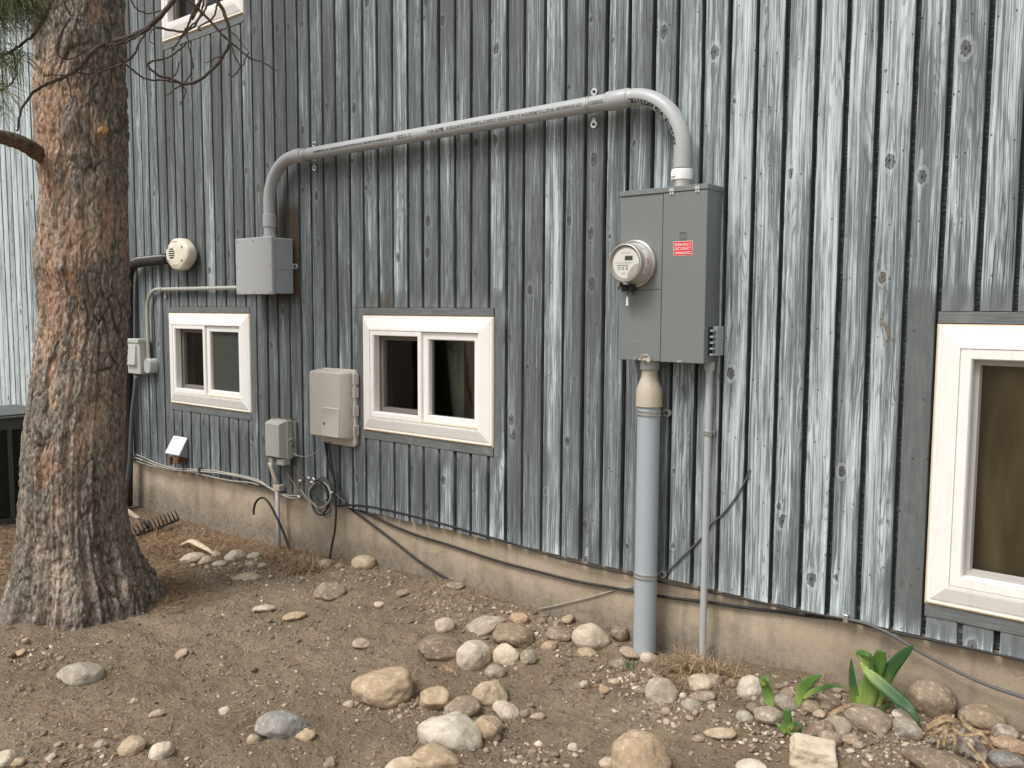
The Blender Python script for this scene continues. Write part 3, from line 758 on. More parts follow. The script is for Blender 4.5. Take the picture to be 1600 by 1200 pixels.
# ================================================================ METER CABINET
BX1 = -1.473; BX0 = float(P(968, 430, .122)[0]); BZ0, BZ1, BD = 1.257, 1.912, .122
XS = float(P(1034, 430, .124)[0]); ZS = float(P(1000, 453, .124)[2])
cab = thing('electric_meter_cabinet', 'tall dark grey steel meter cabinet with a round glass meter and a red sticker', 'electrical cabinet', (BX0 + .18, 0, BZ0))
GM = MAT['grey_metal']
MB().box(BX0 + .001, BX1, -BD + .003, -.0045, BZ0, BZ1 - .002, .002).build('body', GM, cab)
m = MB(); m.box(BX0 - .003, BX1 + .004, -BD - .006, -.0045, BZ1 - .0175, BZ1 + .003, .002); m.build('rain_cap', GM, cab)
MB().box(BX0, XS - .0015, -BD - .001, -BD + .004, ZS + .001, BZ1 - .019, .0012).build('upper_cover', GM, cab)
MB().box(BX0, XS - .0015, -BD - .001, -BD + .004, BZ0 + .001, ZS - .001, .0012).build('lower_cover', GM, cab)
MB().box(XS + .0015, BX1 + .001, -BD - .003, -BD + .004, BZ0 - .001, BZ1 - .019, .0016).build('door', GM, cab)
for px in (1050, 1090):
    c = P(px, 302 if px < 1070 else 296, .126); m = MB(); m.box(c[0] - .010, c[0] + .010, -.131, -.1245, 1.897, 1.908, .001); m.box(c[0] - .009, c[0] - .001, -.129, -.1245, 1.884, 1.8965, .001); m.box(c[0] + .001, c[0] + .009, -.129, -.1245, 1.884, 1.8965, .001)
    m.build('hinge', MAT['zinc'], cab)
c = P(1063, 566, .126); m = MB(); m.box(c[0] - .014, c[0] + .012, -.134, -.1245, BZ0 + .000, BZ0 + .007, .0015); m.build('latch', MAT['zinc'], cab)
c = P(992, 560, .124); m = MB(); m.disc((c[0], 0, c[2]), .006, -.129, -.122); m.build('screw', MAT['zinc'], cab)
c = P(1009, 561, .126); m = MB(); m.box(c[0] - .028, c[0] + .020, -.131, -.1235, c[2] - .006, c[2] + .003, .001); m.tube(catmull([c + [-.02, -.008, 0], c + [-.008, -.012, .016], c + [.018, -.010, .014], c + [.022, -.006, .0]]), .0022, 6)
m.disc((c[0] + .016, 0, c[2] - .002), .009, -.135, -.124); m.build('seal_lever', MAT['fitting'], cab)
m = MB(); m.tube(catmull([c + [-.008, -.008, -.006], c + [-.010, -.01, -.03], c + [-.008, -.004, -.055]]), .0013, 5); m.build('seal_wire', MAT['zinc'], cab)
# round meter
RR = .0915; cx = float(P(1025.5, 412, .126)[0]) - RR; cz = float(P(990, 412.5, .126)[2]); s_ = ray(977, 412); off = CAMD - cx / (s_[0] / s_[1]); FD = -off
def lathe(prof, cx, cz, n=48):
    return [[(cx + r * math.cos(2 * math.pi * j / n), y, cz + r * math.sin(2 * math.pi * j / n)) for j in range(n)] for r, y in prof]
D0 = -BD - .001
met = MB().loft(lathe([(.084, D0), (RR, D0 - .001), (RR + .001, D0 - .006), (RR, D0 - .016), (RR - .005, D0 - .020), (RR - .012, D0 - .019), (RR - .013, D0 - .010), (RR - .018, D0 - .010)], cx, cz)).build('meter', MAT['chrome'], cab, True, 35)
FY = min(FD, D0 - .085)
MB().loft(lathe([(.0835, D0 - .002), (.0835, D0 - .012), (.080, D0 - .016), (.080, D0 - .024), (.0775, D0 - .028), (.0755, FY + .03), (.0745, FY + .012)], cx, cz)).build('drum', MAT['pvc_box'] if False else paintcache('meter_drum', (.50, .49, .46), .25), met, True, 35)
MB().loft(lathe([(.0746, FY + .013), (.0750, FY + .004), (.0725, FY), (.0695, FY - .001), (.0685, FY + .006)], cx, cz)).build('bezel', MAT['chrome'], met, True, 35)
MB().loft(lathe([(.0684, FY + .006), (.062, FY + .010), (.0585, FY + .012)], cx, cz)).build('inner_ring', paintcache('meter_inner', (.33, .31, .275), .4), met, True, 35)
MB().disc((cx, 0, cz), .0583, FY + .0105, FY + .015, 40).build('dial', MAT['dial'], met)
m = MB(); pts = []
for i in range(13):
    a = R(-85 + i * 7.0); pts.append((cx + .0578 * math.cos(a), cz + .0578 * math.sin(a)))
pts.append((cx + .034, cz - .009)); pts.append((cx + .012, cz - .034)); m.prism(pts, FY + .0102, FY + .0108); m.build('dial_panel', MAT['dial_grey'], met)
MB().box(cx - .004, cx + .030, FY + .0085, FY + .0108, cz + .010, cz + .0275, .0008).build('display', MAT['lcd'], met)
def flat_text(s, size, x, z, y, mat, name, parent, bold=0.0, align='l', sx=1.0):
    v, f = text2d(s, size, bold)
    w_ = max(p[0] for p in v); ox = 0 if align == 'l' else w_ * sx / 2
    return MB().add([(x + p[0] * sx - ox, y, z + p[1]) for p in v], [tuple(q) for q in f]).build(name, mat, parent)
flat_text('10452', .0155, cx + .013, cz + .0135, FY + .0082, MAT['ink'], 'reading', met, .0006, 'c', .8)
m = MB()
for (a, b, c, d) in ((-.022, .020, .037, .0385), (-.050, .040, .0015, .0024), (-.035, .022, -.0015, -.0008)): m.box(cx + a, cx + b, FY + .0100, FY + .0104, cz + c, cz + d)
for k in range(3):
    for (a, b, c, d) in ((0, .009, 0, .0025), (0, .009, .008, .0105), (0, .0022, 0, .0105), (.0068, .009, 0, .0105)):
        x_ = cx - .033 + k * .0165; m.box(x_ + a, x_ + b, FY + .0099, FY + .0104, cz - .025 + c, cz - .025 + d)
m.box(cx - .040, cx + .010, FY + .0099, FY + .0104, cz - .0105, cz - .0070); m.box(cx - .018, cx + .0, FY + .0099, FY + .0104, cz - .040, cz - .0375)
m.build('dial_marks', paintcache('grey_ink', (.25, .25, .24)), met)
MB().disc((cx, 0, cz), .0682, FY + .0035, FY + .0042, 40).build('glass_cover', glass_mat('meter_glass', (.99, .99, .98), 1.2), met)
def arc_label(a0, a1, y0, y1, r, mat, name):
    m = MB(); n = 10; vs = []
    for i in range(n + 1):
        a = R(a0 + (a1 - a0) * i / n)
        for y in (y0, y1):
            rr = r - .0022 * ((D0 - .028) - y) / .09; vs.append((cx + rr * math.cos(a), y, cz + rr * math.sin(a)))
    m.add(vs, [(2 * i, 2 * i + 1, 2 * i + 3, 2 * i + 2) for i in range(n)]); return m.build(name, mat, met)
ya = D0 - .035; yb = D0 - .066
arc_label(-32, 38, ya, yb, .0787, MAT['sticker_white'], 'side_label'); arc_label(-5, 14, ya - .004, ya - .010, .0792, MAT['red'], 'side_label_print'); arc_label(-28, -12, ya - .010, ya - .015, .0792, MAT['ink'], 'side_label_print')
c = np.array([cx - .035, D0 - .03, cz - RR + .006]); m = MB()
for k in range(3): m.tube([c + [k * .020, -.012, .012 - k * .012], c + [k * .020 - .014, -.02, -.012 - k * .012]], .004, 6)
m.tube([c + [-.012, -.01, .012], c + [.052, -.012, -.030]], .0035, 6); m.box(c[0] - .01, c[0] + .045, c[1] - .006, c[1] + .02, c[2] - .02, c[2] + .006, .003); m.build('seal_clip', MAT['black'], met)
tgc = P(980, 470, .155); m = MB(); m.box(tgc[0] - .005, tgc[0] + .005, -.157, -.153, tgc[2] - .019, tgc[2] + .014, .001); m.tube(catmull([tgc + [0, 0, .014], tgc + [.002, 0, .024], tgc + [.012, .004, .034]]), .002, 6); m.build('seal_tag', MAT['sticker_white'], met)
# sticker and embossed mark on the door
a, b = P(1052, 400, .126), P(1082, 376, .126)
MB().box(a[0], b[0], -.1262, -.1248, a[2], b[2]).build('warning_sticker', MAT['sticker_white'], cab)
st = MB().box(a[0] + .0013, b[0] - .0013, -.1266, -.1260, a[2] + .0013, b[2] - .0013).build('sticker_panel', MAT['red'], cab)
wst = b[0] - a[0]; hst = b[2] - a[2]
flat_text('EMERGENCY', .0165, (a[0] + b[0]) / 2, a[2] + hst * .66, -.1271, MAT['sticker_white'], 'sticker_lettering', st, 0, 'c', wst * .88 / .0975)
flat_text('DISCONNECT', .0165, (a[0] + b[0]) / 2, a[2] + hst * .38, -.1271, MAT['sticker_white'], 'sticker_lettering', st, 0, 'c', wst * .90 / .105)
m = MB(); m.box(a[0] + .006, b[0] - .006, -.1271, -.1267, a[2] + hst * .22, a[2] + hst * .26); m.box(a[0] + .006, b[0] - .006, -.1271, -.1267, a[2] + hst * .12, a[2] + hst * .15); m.build('sticker_lines', MAT['sticker_white'], st)
e = P(1067, 368, .126); m = MB(); k = .0145
m.ring(e[0] - k, e[0] + k, e[2] - k, e[2] + k, [(0, -.1248), (0, -.1268), (.003, -.1268), (.003, -.1248)])
m.ring(e[0] - .0065, e[0] + .0065, e[2] - .0085, e[2] + .0085, [(0, -.1248), (0, -.1268), (.0025, -.1268), (.0025, -.1248)]); m.build('embossed_mark', paintcache('emblem_paint', (.165, .182, .174)), cab)
flat_text('SQUARE D', .014, BX0 + .045, float(P(1000, 533, .124)[2]) - .004, -.1238, paintcache('emblem_paint2', (.30, .325, .31)), 'embossed_lettering', cab, 0, 'l', 1.1)
# bonding bracket on the side
za, zb = float(P(1118, 556, .04)[2]), float(P(1118, 510, .04)[2]); m = MB()
m.box(BX1 + .002, BX1 + .020, -.060, .0, za, zb, .002)
for k in range(5):
    z_ = za + (zb - za) * (k + .0) / 5; m.box(BX1 + .004, BX1 + .018, -.088, -.0595, z_ + .002, z_ + (zb - za) / 5 - .012, .001)
m.build('side_bracket', MAT['pvc_blue'], cab)
m = MB(); m.box(BX1 + .0005, BX1 + .003, -.09, -.06, za + .002, zb - .002); m.build('bracket_slot', MAT['black'], cab)

# ================================================================ CONDUITS
def strap(parent, pts, r, tabs, tabr=.013, n=16, holes=True, mat='zinc'):
    m = MB(); m.tube(pts, r, n, False)
    m.build('strap', MAT[mat], parent, True, 40)
    for t in tabs:
        m = MB(); t0, t1 = np.array(t[0]), np.array(t[1])
        dv = t1 - t0; L_ = math.hypot(dv[0], dv[2]); px_, pz_ = -dv[2] / L_ * tabr * .75, dv[0] / L_ * tabr * .75
        m.prism([(t0[0] + px_, t0[2] + pz_), (t0[0] - px_, t0[2] - pz_), (t1[0] - px_, t1[2] - pz_), (t1[0] + px_, t1[2] + pz_)], -.0065, -.0025)
        m.disc((t1[0], 0, t1[2]), tabr, -.0075, -.002); ob = m.build('strap_tab', MAT[mat], parent)
        MB().disc((t1[0], 0, t1[2]), tabr * .38, -.0105, -.0074, 8).build('screw', MAT['black'], ob)
# service run from the junction box to the meter cabinet
PR = .0325; OF = .066; ZC = 2.2845
XV1 = float(P(1066, 262, OF)[0]); XV0 = float(P(421, 320, .075)[0])
con = thing('pvc_conduit_run', 'long thick grey plastic conduit arching from the small grey box to the meter cabinet', 'conduit', (XV1, -OF, BZ1), None)
Rr = .235; Rl = .225
yv = -.075
right = [(XV1 - Rr + Rr * math.sin(a), -OF, ZC - Rr + Rr * math.cos(a)) for a in [R(i * 6) for i in range(16)]]
left = [(XV0 + Rl - Rl * math.cos(a), -OF + (yv + OF) * (1 - i / 15), ZC - Rl + Rl * math.sin(a)) for i, a in enumerate([R(i * 6) for i in range(16)])]
JZ1 = 1.852
xbr = XV1 - Rr - .05; xbl = XV0 + Rl + .04
MB().tube([(xbl, -OF, ZC), (xbr, -OF, ZC)], PR, 32).build('pipe', MAT['pvc'], con, True, 40)
MB().tube([(xbr - .055, -OF, ZC), (xbr - .05, -OF, ZC), (xbr + .045, -OF, ZC), (xbr + .05, -OF, ZC)] + right + [(XV1, -OF, 1.99)], [PR + .003, PR + .0055, PR + .0055, PR + .0015] + [PR + .001] * 17, 32).build('elbow', MAT['pvc'], con, True, 40)
MB().tube([(XV1, -OF, 1.985), (XV1, -OF, 1.981), (XV1, -OF, 1.945), (XV1, -OF, 1.9435)], [.039, .0405, .0405, .038], 28).build('adapter', MAT['white'], con, True, 35)
m = MB(); m.box(XV1 - .024, XV1 - .008, -OF - .0425, -OF - .038, 1.956, 1.974); m.build('adapter_label', MAT['sticker_white'], con)
MB().tube([(XV1, -OF, 1.944), (XV1, -OF, BZ1 + .002)], [.034, .034], 28).build('nipple', MAT['chrome'], con, True, 35)
MB().tube([(xbl + .04, -OF, ZC), (xbl + .038, -OF, ZC), (xbl - .035, -OF, ZC), (xbl - .04, -OF, ZC)] + left[::-1] + [(XV0, yv, 2.02), (XV0, yv, 1.965)], [PR + .003, PR + .0055, PR + .0055, PR + .001] + [PR + .001] * 18, 32).build('elbow', MAT['pvc'], con, True, 40)
MB().tube([(XV0, yv, 1.985), (XV0, yv, 1.982), (XV0, yv, 1.915), (XV0, yv, 1.912)], [PR + .003, PR + .006, PR + .006, PR + .003], 28).build('coupling', MAT['pvc'], con, True, 40)
MB().tube([(XV0, yv, 1.915), (XV0, yv, 1.872)], PR, 28).build('pipe', MAT['pvc'], con, True, 40)
m = MB(); m.tube([(XV0, yv, 1.874), (XV0, yv, JZ1 - .002)], [.037, .037], 12); m.build('locknut', MAT['pvc'], con, True, 25)
for px in (915, 473):
    xx = float(P(px, 170 if px > 700 else 243, .1)[0])
    xt = float(P(929 if px > 700 else 492, 170 if px > 700 else 243, .004)[0])
    dz = .052 if px > 700 else .050
    m = MB()
    for o_ in (-.008, .004): m.tube([(xx + o_, -OF, ZC), (xx + o_ + .005, -OF, ZC)], PR + .0035, 28)
    m.build('strap', MAT['chrome'], con, True, 40)
    for sg in (1, -1):
        m = MB(); m.box(xt - .009, xt + .009, -.03, -.004, ZC + sg * .035 - .003, ZC + sg * .035 + .003, .001); m.box(xt - .009, xt + .009, -.0085, -.0045, min(ZC + sg * .032, ZC + sg * (dz + .012)), max(ZC + sg * .032, ZC + sg * (dz + .012)))
        m.disc((xt, 0, ZC + sg * (dz + .014)), .0155, -.0095, -.004); ob = m.build('strap_tab', MAT['zinc'], con); MB().disc((xt, 0, ZC + sg * (dz + .014)), .006, -.0135, -.0094, 10).build('screw', MAT['black'], ob)
def pipe_text(s, size, xa, ang, xspan, bold=.0006):
    v, f = text2d(s, size, bold); wmax = max(p[0] for p in v); k = xspan / wmax; r = PR + .0004
    m = MB(); m.add([(xa + p[0] * k, -OF - r * math.cos(ang + (p[1] - size * .35) / r), ZC + r * math.sin(ang + (p[1] - size * .35) / r)) for p in v], f)
    return m.build('printed_lettering', MAT['ink'], con)
A_ = R(-4); tx = lambda px, py: float(P(px, py, .1)[0])
pipe_text('ABOVEGROUND AND UNDERGROUND SUNLIGHT RESISTANT MAX WIRE TEMP 90C UNDERGROUND 14-2', .015, tx(489, 240), A_, tx(614, 222) - tx(489, 240))
pipe_text('RS2CA12', .024, tx(619, 221), A_, tx(641, 218) - tx(619, 221)); pipe_text('2" (53)', .017, tx(667, 214), A_, tx(677, 212) - tx(667, 214))
pipe_text('CANTEX', .019, tx(679, 212), A_, tx(693, 209) - tx(679, 212), .0016)
pipe_text('SCHEDULE 40 RIGID PVC NONMETALLIC CONDUIT INTERTEK LISTED 3107144 CONFORMS TO UL STD 651 ABOVEGROUND AND', .0185, tx(697, 208), A_, tx(908, 175) - tx(697, 208))
pipe_text('UNDERGROUND SUNLIGHT', .0205, tx(919, 170), A_, tx(957, 161) - tx(919, 170))
def elbow_text(s, size, a0, a1, ang):
    v, f = text2d(s, size, .0022); wmax = max(p[0] for p in v); out = []; r = PR + .0018
    for p in v:
        t = R(a0 + (a1 - a0) * p[0] / wmax); b = ang + (p[1] - size * .35) / r
        n = np.array([math.sin(t), 0, math.cos(t)]); c = np.array([XV1 - Rr + Rr * math.sin(t), -OF, ZC - Rr + Rr * math.cos(t)])
        out.append(c + r * (n * math.sin(b) - np.array([0, 1, 0]) * math.cos(b)))
    return MB().add(out, f).build('printed_lettering', MAT['ink'], con)
elbow_text('RIGID PVC ELBOW  SCH 40  RIGID PVC ELBOW', .022, 2, 84, R(-34))

# thick riser below the meter cabinet
RO = .062; XR = float(P(1014, 640, RO)[0]); RP = .0455
ris = thing('thick_riser_conduit', 'thick pale grey plastic pipe rising from the ground to the meter cabinet', 'conduit', (XR, -RO, 0))
zr = lambda py: float(P(1012, py, RO)[2])
MB().tube([(XR, -RO, zr(630)), (XR, -RO, -.12)], RP, 36).build('pipe', MAT['pvc_blue'], ris, True, 40)
MB().tube([(XR, -RO, BZ0 + .001), (XR, -RO, zr(576)), (XR, -RO, zr(577.5))], [.039, .039, .036], 28).build('collar', MAT['pvc_box'], ris, True, 35)
n = 28; lo = []
for z_, r_ in ((zr(577), .031), (zr(586), .032), (zr(590), .034), (zr(600), .043), (zr(607), .0495), (zr(620), .0515), (zr(634), .0525), (zr(635), .049)):
    lo.append([(XR + r_ * (1 + .018 * (j % 4 == 0)) * math.cos(2 * math.pi * j / n), -RO + r_ * (1 + .018 * (j % 4 == 0)) * math.sin(2 * math.pi * j / n), z_) for j in range(n)])
MB().loft(lo[::-1]).build('reducer', MAT['fitting'], ris, True, 50)
for py, tab in ((645, (1043, 647)), (899, (1036, 900))):
    z_ = zr(py); m = MB()
    for o_ in (-.008, .006): m.tube([(XR, -RO, z_ + o_), (XR, -RO, z_ + o_ + .006)], RP + .004, 32)
    m.build('strap', MAT['chrome'], ris, True, 40)
    t = P(*tab, .004); m = MB(); m.box(XR + .035, t[0], -.012, -.0045, z_ - .012, z_ + .012, .002); m.disc((t[0], 0, z_), .0175, -.0115, -.004); ob = m.build('strap_tab', MAT['zinc'], ris)
    MB().disc((t[0], 0, z_), .006, -.0155, -.0114, 10).build('screw', MAT['black'], ob)
# thin riser
TO = .040; XT = float(P(1107, 640, TO)[0]); zt = lambda py: float(P(1107, py, TO)[2])
thn = thing('thin_riser_conduit', 'thin grey plastic pipe beside the thick riser, ending in dry grass', 'conduit', (XT, -TO, 0))
MB().tube([(XT, -TO, BZ0 - .01), (XT, -TO, -.05)], .0135, 20).build('pipe', MAT['pvc'], thn, True, 40)
MB().tube([(XT, -TO, BZ0 + .001), (XT, -TO, zt(576)), (XT, -TO, zt(580))], [.0205, .0205, .016], 20).build('collar', MAT['pvc'], thn, True, 40)
m = MB(); z_ = zt(677)
for o_ in (-.006, .004): m.tube([(XT, -TO, z_ + o_), (XT, -TO, z_ + o_ + .005)], .0175, 20)
m.box(XT - .02, XT + .02, -.022, -.0035, z_ - .006, z_ + .006, .001); m.build('strap', MAT['zinc'], thn, True, 40)

# ================================================================ JUNCTION BOX
JX1 = -4.088; JX0 = float(P(369.5, 410, .149)[0]); JZ0 = 1.531; JD = .149
jb = thing('junction_box', 'square pale grey plastic junction box with screws round its lid, below the conduit', 'junction box', ((JX0 + JX1) / 2, 0, JZ0))
MB().box(JX0 + .008, JX1 - .006, -JD + .02, -.0045, JZ0 + .006, JZ1 - .006, .004).build('body', MAT['pvc_blue'], jb)
MB().box(JX0, JX1, -JD - .006, -JD + .019, JZ0, JZ1, .004).build('lid', MAT['pvc_box'], jb)
for u in (.06, .5, .94):
    for v_ in (.05, .5, .95):
        if u == .5 and v_ == .5: continue
        c = (JX0 + (JX1 - JX0) * u, 0, JZ0 + (JZ1 - JZ0) * v_); MB().disc(c, .0055, -JD - .0095, -JD - .005, 10).build('screw', MAT['chrome'], jb)
zt_ = float(P(462, 416, .004)[2]); m = MB(); m.box(JX1 - .007, JX1 - .002, -JD + .02, -.006, zt_ - .020, zt_ - .015, .001); m.box(JX1 - .006, JX1 + .018, -.0095, -.0045, zt_ - .016, zt_ + .014, .001); m.disc((JX1 + .02, 0, zt_ - .001), .0155, -.0095, -.004); ob = m.build('mounting_tab', MAT['pvc_blue'], jb)
MB().disc((JX1 + .02, 0, zt_), .005, -.012, -.0094, 8).build('screw', MAT['black'], ob)

# thin metal tube from junction box to the outlet
EO = .03; ze = float(P(300, 451, EO)[2]); xe = float(P(231, 520, EO)[0]); Re = .14
emt = thing('bent_metal_conduit', 'thin galvanised tube bending down from the junction box to the outlet by the tree', 'conduit', (xe, -EO, ze - .4))
arc = [(xe + Re - Re * math.cos(a), -EO, ze - Re + Re * math.sin(a)) for a in [R(i * 9) for i in range(11)]]
zb_ = float(P(231, 566, EO)[2])
MB().tube([(xe, -EO, zb_)] + arc + [(JX0 + .005, -EO, ze)], .0125, 14).build('tube', MAT['emt'], emt, True, 40)
m = MB(); xx = float(P(252, 450, EO)[0]); m.tube([(xx, -EO, ze), (xx + .014, -EO, ze)], .0165, 14); m.build('strap', MAT['emt'], emt, True, 40)
m = MB(); m.box(xx - .002, xx + .016, -.01, -.0045, ze - .05, ze - .012); m.disc((xx + .012, 0, ze - .052), .011, -.012, -.0045); m.build('strap_tab', MAT['emt'], emt)
# outlet box by the tree
OX0, OX1 = float(P(199, 560, .085)[0]), float(P(218, 560, .085)[0]); OZ0, OZ1 = float(P(215, 585, .085)[2]), float(P(215, 531, .085)[2])
ob_ = thing('outdoor_outlet_box', 'pale grey weatherproof outlet box with a hinged cover, half behind the trunk', 'outlet box', ((OX0 + OX1) / 2, 0, OZ0))
MB().box(OX0, OX1, -.085, -.0045, OZ0, OZ1, .006).build('body', MAT['outlet'], ob_)
MB().box(OX0 - .004, OX1 + .004, -.094, -.02, OZ1 - .022, OZ1 + .006, .003).build('cap', MAT['outlet'], ob_)
m = MB(); h_ = OZ1 - OZ0
m.loft([[(OX0 + .012, -.085, OZ0 + .06), (OX1 - .03, -.085, OZ0 + .06), (OX1 - .03, -.085, OZ1 - .035), (OX0 + .012, -.085, OZ1 - .035)], [(OX0 + .012, -.106, OZ0 + .066), (OX1 - .034, -.106, OZ0 + .066), (OX1 - .034, -.094, OZ1 - .038), (OX0 + .012, -.094, OZ1 - .038)]], False, True)
m.build('hinged_cover', MAT['outlet'], ob_)
hx = float(P(232, 572, .05)[0]); hz = float(P(232, 572, .05)[2]); n = 20
sq = lambda r, y: [(hx + r * math.copysign(abs(math.cos(t)) ** .6, math.cos(t)), y, hz + r * 1.15 * math.copysign(abs(math.sin(t)) ** .6, math.sin(t))) for t in [2 * math.pi * j / n for j in range(n)]]
MB().loft([sq(.045, -.0045), sq(.045, -.055), sq(.040, -.062)], False, True).build('hub', MAT['pvc'], ob_, True, 40)
MB().box(OX1 - .001, hx - .03, -.05, -.02, hz - .02, hz + .02, .003).build('hub_neck', MAT['pvc'], ob_)

# cream fitting with the grille
q0, q1 = P(258, 397, .095), P(293, 397, .095); z0c, z1c = float(P(277, 422, .095)[2]), float(P(277, 371.5, .095)[2])
cxm, czm, hw, hh = (q0[0] + q1[0]) / 2, (z0c + z1c) / 2, (q1[0] - q0[0]) / 2, (z1c - z0c) / 2
ven = thing('wall_vent_cap', 'cream octagonal plastic wall cap with a small round grille and four screws', 'vent cap', (cxm, 0, czm))
def octo(k, y, n=32):
    o_ = []
    for j in range(n):
        t = 2 * math.pi * (j + .5) / n; c_, s_ = math.cos(t), math.sin(t); r_ = (abs(c_) ** 3.4 + abs(s_) ** 3.4 + (abs(c_ + s_) / 1.32) ** 9 + (abs(c_ - s_) / 1.32) ** 9) ** (-1 / 6.0)
        r_ = 1 / max(abs(c_), abs(s_), (abs(c_) + abs(s_)) / 1.42) * .6 + r_ * .4
        o_.append((cxm + hw * k * r_ * c_, y, czm + hh * k * r_ * s_))
    return o_
MB().loft([octo(.96, -.03), octo(1.0, -.038), octo(1.0, -.078), octo(.97, -.090), octo(.90, -.096), octo(.5, -.098)], True, True).build('cover', MAT['cream'], ven, True, 60)
MB().loft([octo(.72, -.0045), octo(.72, -.032)], False, True).build('base', MAT['fitting'], ven)
gx, gz_ = float(P(268, 396, .098)[0]), float(P(268, 396, .098)[2])
MB().disc((gx, 0, gz_), .034, -.0995, -.0965, 24).build('grille_opening', MAT['black'], ven)
m = MB()
for k in (-.020, -.0065, .0065, .020):
    w_ = math.sqrt(.034 ** 2 - k * k); m.box(gx - w_, gx + w_, -.1025, -.0993, gz_ + k - .0025, gz_ + k + .0025)
m.build('grille', MAT['cream'], ven)
for px, py in ((262, 387), (284, 386), (262, 408), (284, 407)):
    c = P(px, py, .098); MB().disc(c, .008, -.1, -.0965, 10).build('screw', MAT['jamb'], ven)
for dz_, w_ in ((.078, .05), (-.072, .05)):
    MB().box(cxm - w_, cxm + w_ * .4, -.0988, -.0978, czm + dz_, czm + dz_ + .005).build('moulded_lettering', paintcache('cream_ink', (.52, .44, .30)), ven)

# black wrapped pipes behind the trunk
def cable(name, pts, r, mat, label, cat='cable', offs=.02, sub=8, n=8, group=None, parent=None):
    w_ = [P(p[0], p[1], p[2] if len(p) > 2 else offs) for p in pts]; c = catmull(w_, sub); m = MB().tube(c, r, n)
    if parent is not None: return m.build(name, MAT[mat], parent, True)
    return m.solo(name, MAT[mat], c[0], label, cat, group, True)
cable('wrapped_refrigerant_pipe', [(262, 404), (250, 406), (238, 407), (222, 409), (209, 413), (202, 424), (199.5, 445), (199.5, 520), (199.5, 600), (199.5, 700), (199, 790)], .036, 'foam', 'fat black foam wrapped pipe leaving the cream vent cap and dropping behind the trunk', 'pipe', .06, 6, 14)
cable('grey_drain_hose', [(212.5, 588), (211, 610), (207.5, 640), (205.5, 665), (204.5, 690), (203, 720), (200, 745), (196, 772), (192, 800)], .015, 'cable_grey', 'grey hose running down from the outlet box along the black wrapped pipe', 'hose', .115, 6, 10)
cable('control_wire', [(258, 400), (244, 400.5), (230, 402), (214, 404), (204, 408)], .006, 'cable_pale', 'thin pale wire lying on top of the black wrapped pipe', 'wire', .085, 6, 8)

# ================================================================ TELEPHONE BOX, UTILITY BOX, LAMP
a, b = P(414, 690, .098), P(436.5, 690, .098); zz0, zz1 = float(P(425, 714, .098)[2]), float(P(425, 661, .098)[2])
ph = thing('telephone_box', 'small lichen stained grey plastic box with a latch, twigs on its top', 'telephone box', ((a[0] + b[0]) / 2, 0, zz0))
pr = lambda i, y, t=0: [(a[0] + i, y, zz0 + i), (b[0] - i, y, zz0 + i), (b[0] - i, y, zz1 - i - t), (a[0] + i, y, zz1 - i - t)]
MB().loft([[(a[0] - .004, -.055, zz0 - .004), (b[0] + .012, -.055, zz0 - .004), (b[0] + .012, -.055, zz1 + .012), (a[0] - .004, -.055, zz1 + .012)], pr(0, -.088), pr(.004, -.098, .004)], False, True).build('cover', MAT['phone'], ph)
MB().box(a[0] + .002, b[0] + .018, -.056, -.018, zz0 - .010, zz1 + .016, .003).build('base', MAT['phone'], ph)
MB().box(a[0] + .012, b[0] + .045, -.0185, -.0045, zz0 + .002, zz1 + .010, .002).build('back_plate', paintcache('phone_plate', (.22, .225, .20)), ph)
MB().box(a[0] + .006, a[0] + .045, -.082, -.03, zz0 - .035, zz0 - .0095, .003).build('cable_entry', MAT['phone'], ph)
MB().box(b[0] - .055, b[0] + .010, -.082, -.03, zz0 - .045, zz0 - .0095, .003).build('cable_entry', MAT['phone'], ph)
c = P(449, 688, .03); m = MB(); m.box(b[0] + .0185, b[0] + .034, -.045, -.019, c[2] - .022, c[2] + .022, .003); m.disc((b[0] + .03, 0, c[2] + .004), .010, -.055, -.04, 10); m.build('latch', MAT['zinc'], ph)
m = MB()
for k in range(26):
    s_ = np.array([rnd.uniform(a[0], b[0] + .03), rnd.uniform(-.06, -.02), zz1 + .016 + rnd.uniform(0, .012)]); d = np.array([rnd.uniform(-.03, .03), rnd.uniform(-.01, .01), rnd.uniform(-.004, .01)]); m.tube([s_, s_ + d], .0012, 4)
m.solo('twig_nest', MAT['litter'], ((a[0] + b[0]) / 2, -.04, zz1 + .016), 'small heap of brown twigs and needles lying on the telephone box', 'twigs')
tc = thing('telephone_conduit', 'thin offset grey pipe from the telephone box down into the dry grass', 'conduit', P(438, 800, .03))
MB().tube([P(422, 722, .05), P(424, 730, .05), P(431, 750, .034), P(433, 758, .03)], .0135, 12).build('pipe', MAT['fitting'], tc, True)
pb = P(434.5, 762, .03); zt0 = float(gh(pb[0], -.03))
MB().tube([P(433, 757, .03), (pb[0], -.03, zt0 - .1)], .0125, 12).build('pipe', MAT['pvc'], tc, True)
m = MB(); m.box(pb[0] - .03, pb[0] + .03, -.045, -.004, pb[2] - .018, pb[2] + .018, .003); m.build('clamp', MAT['fitting'], tc)

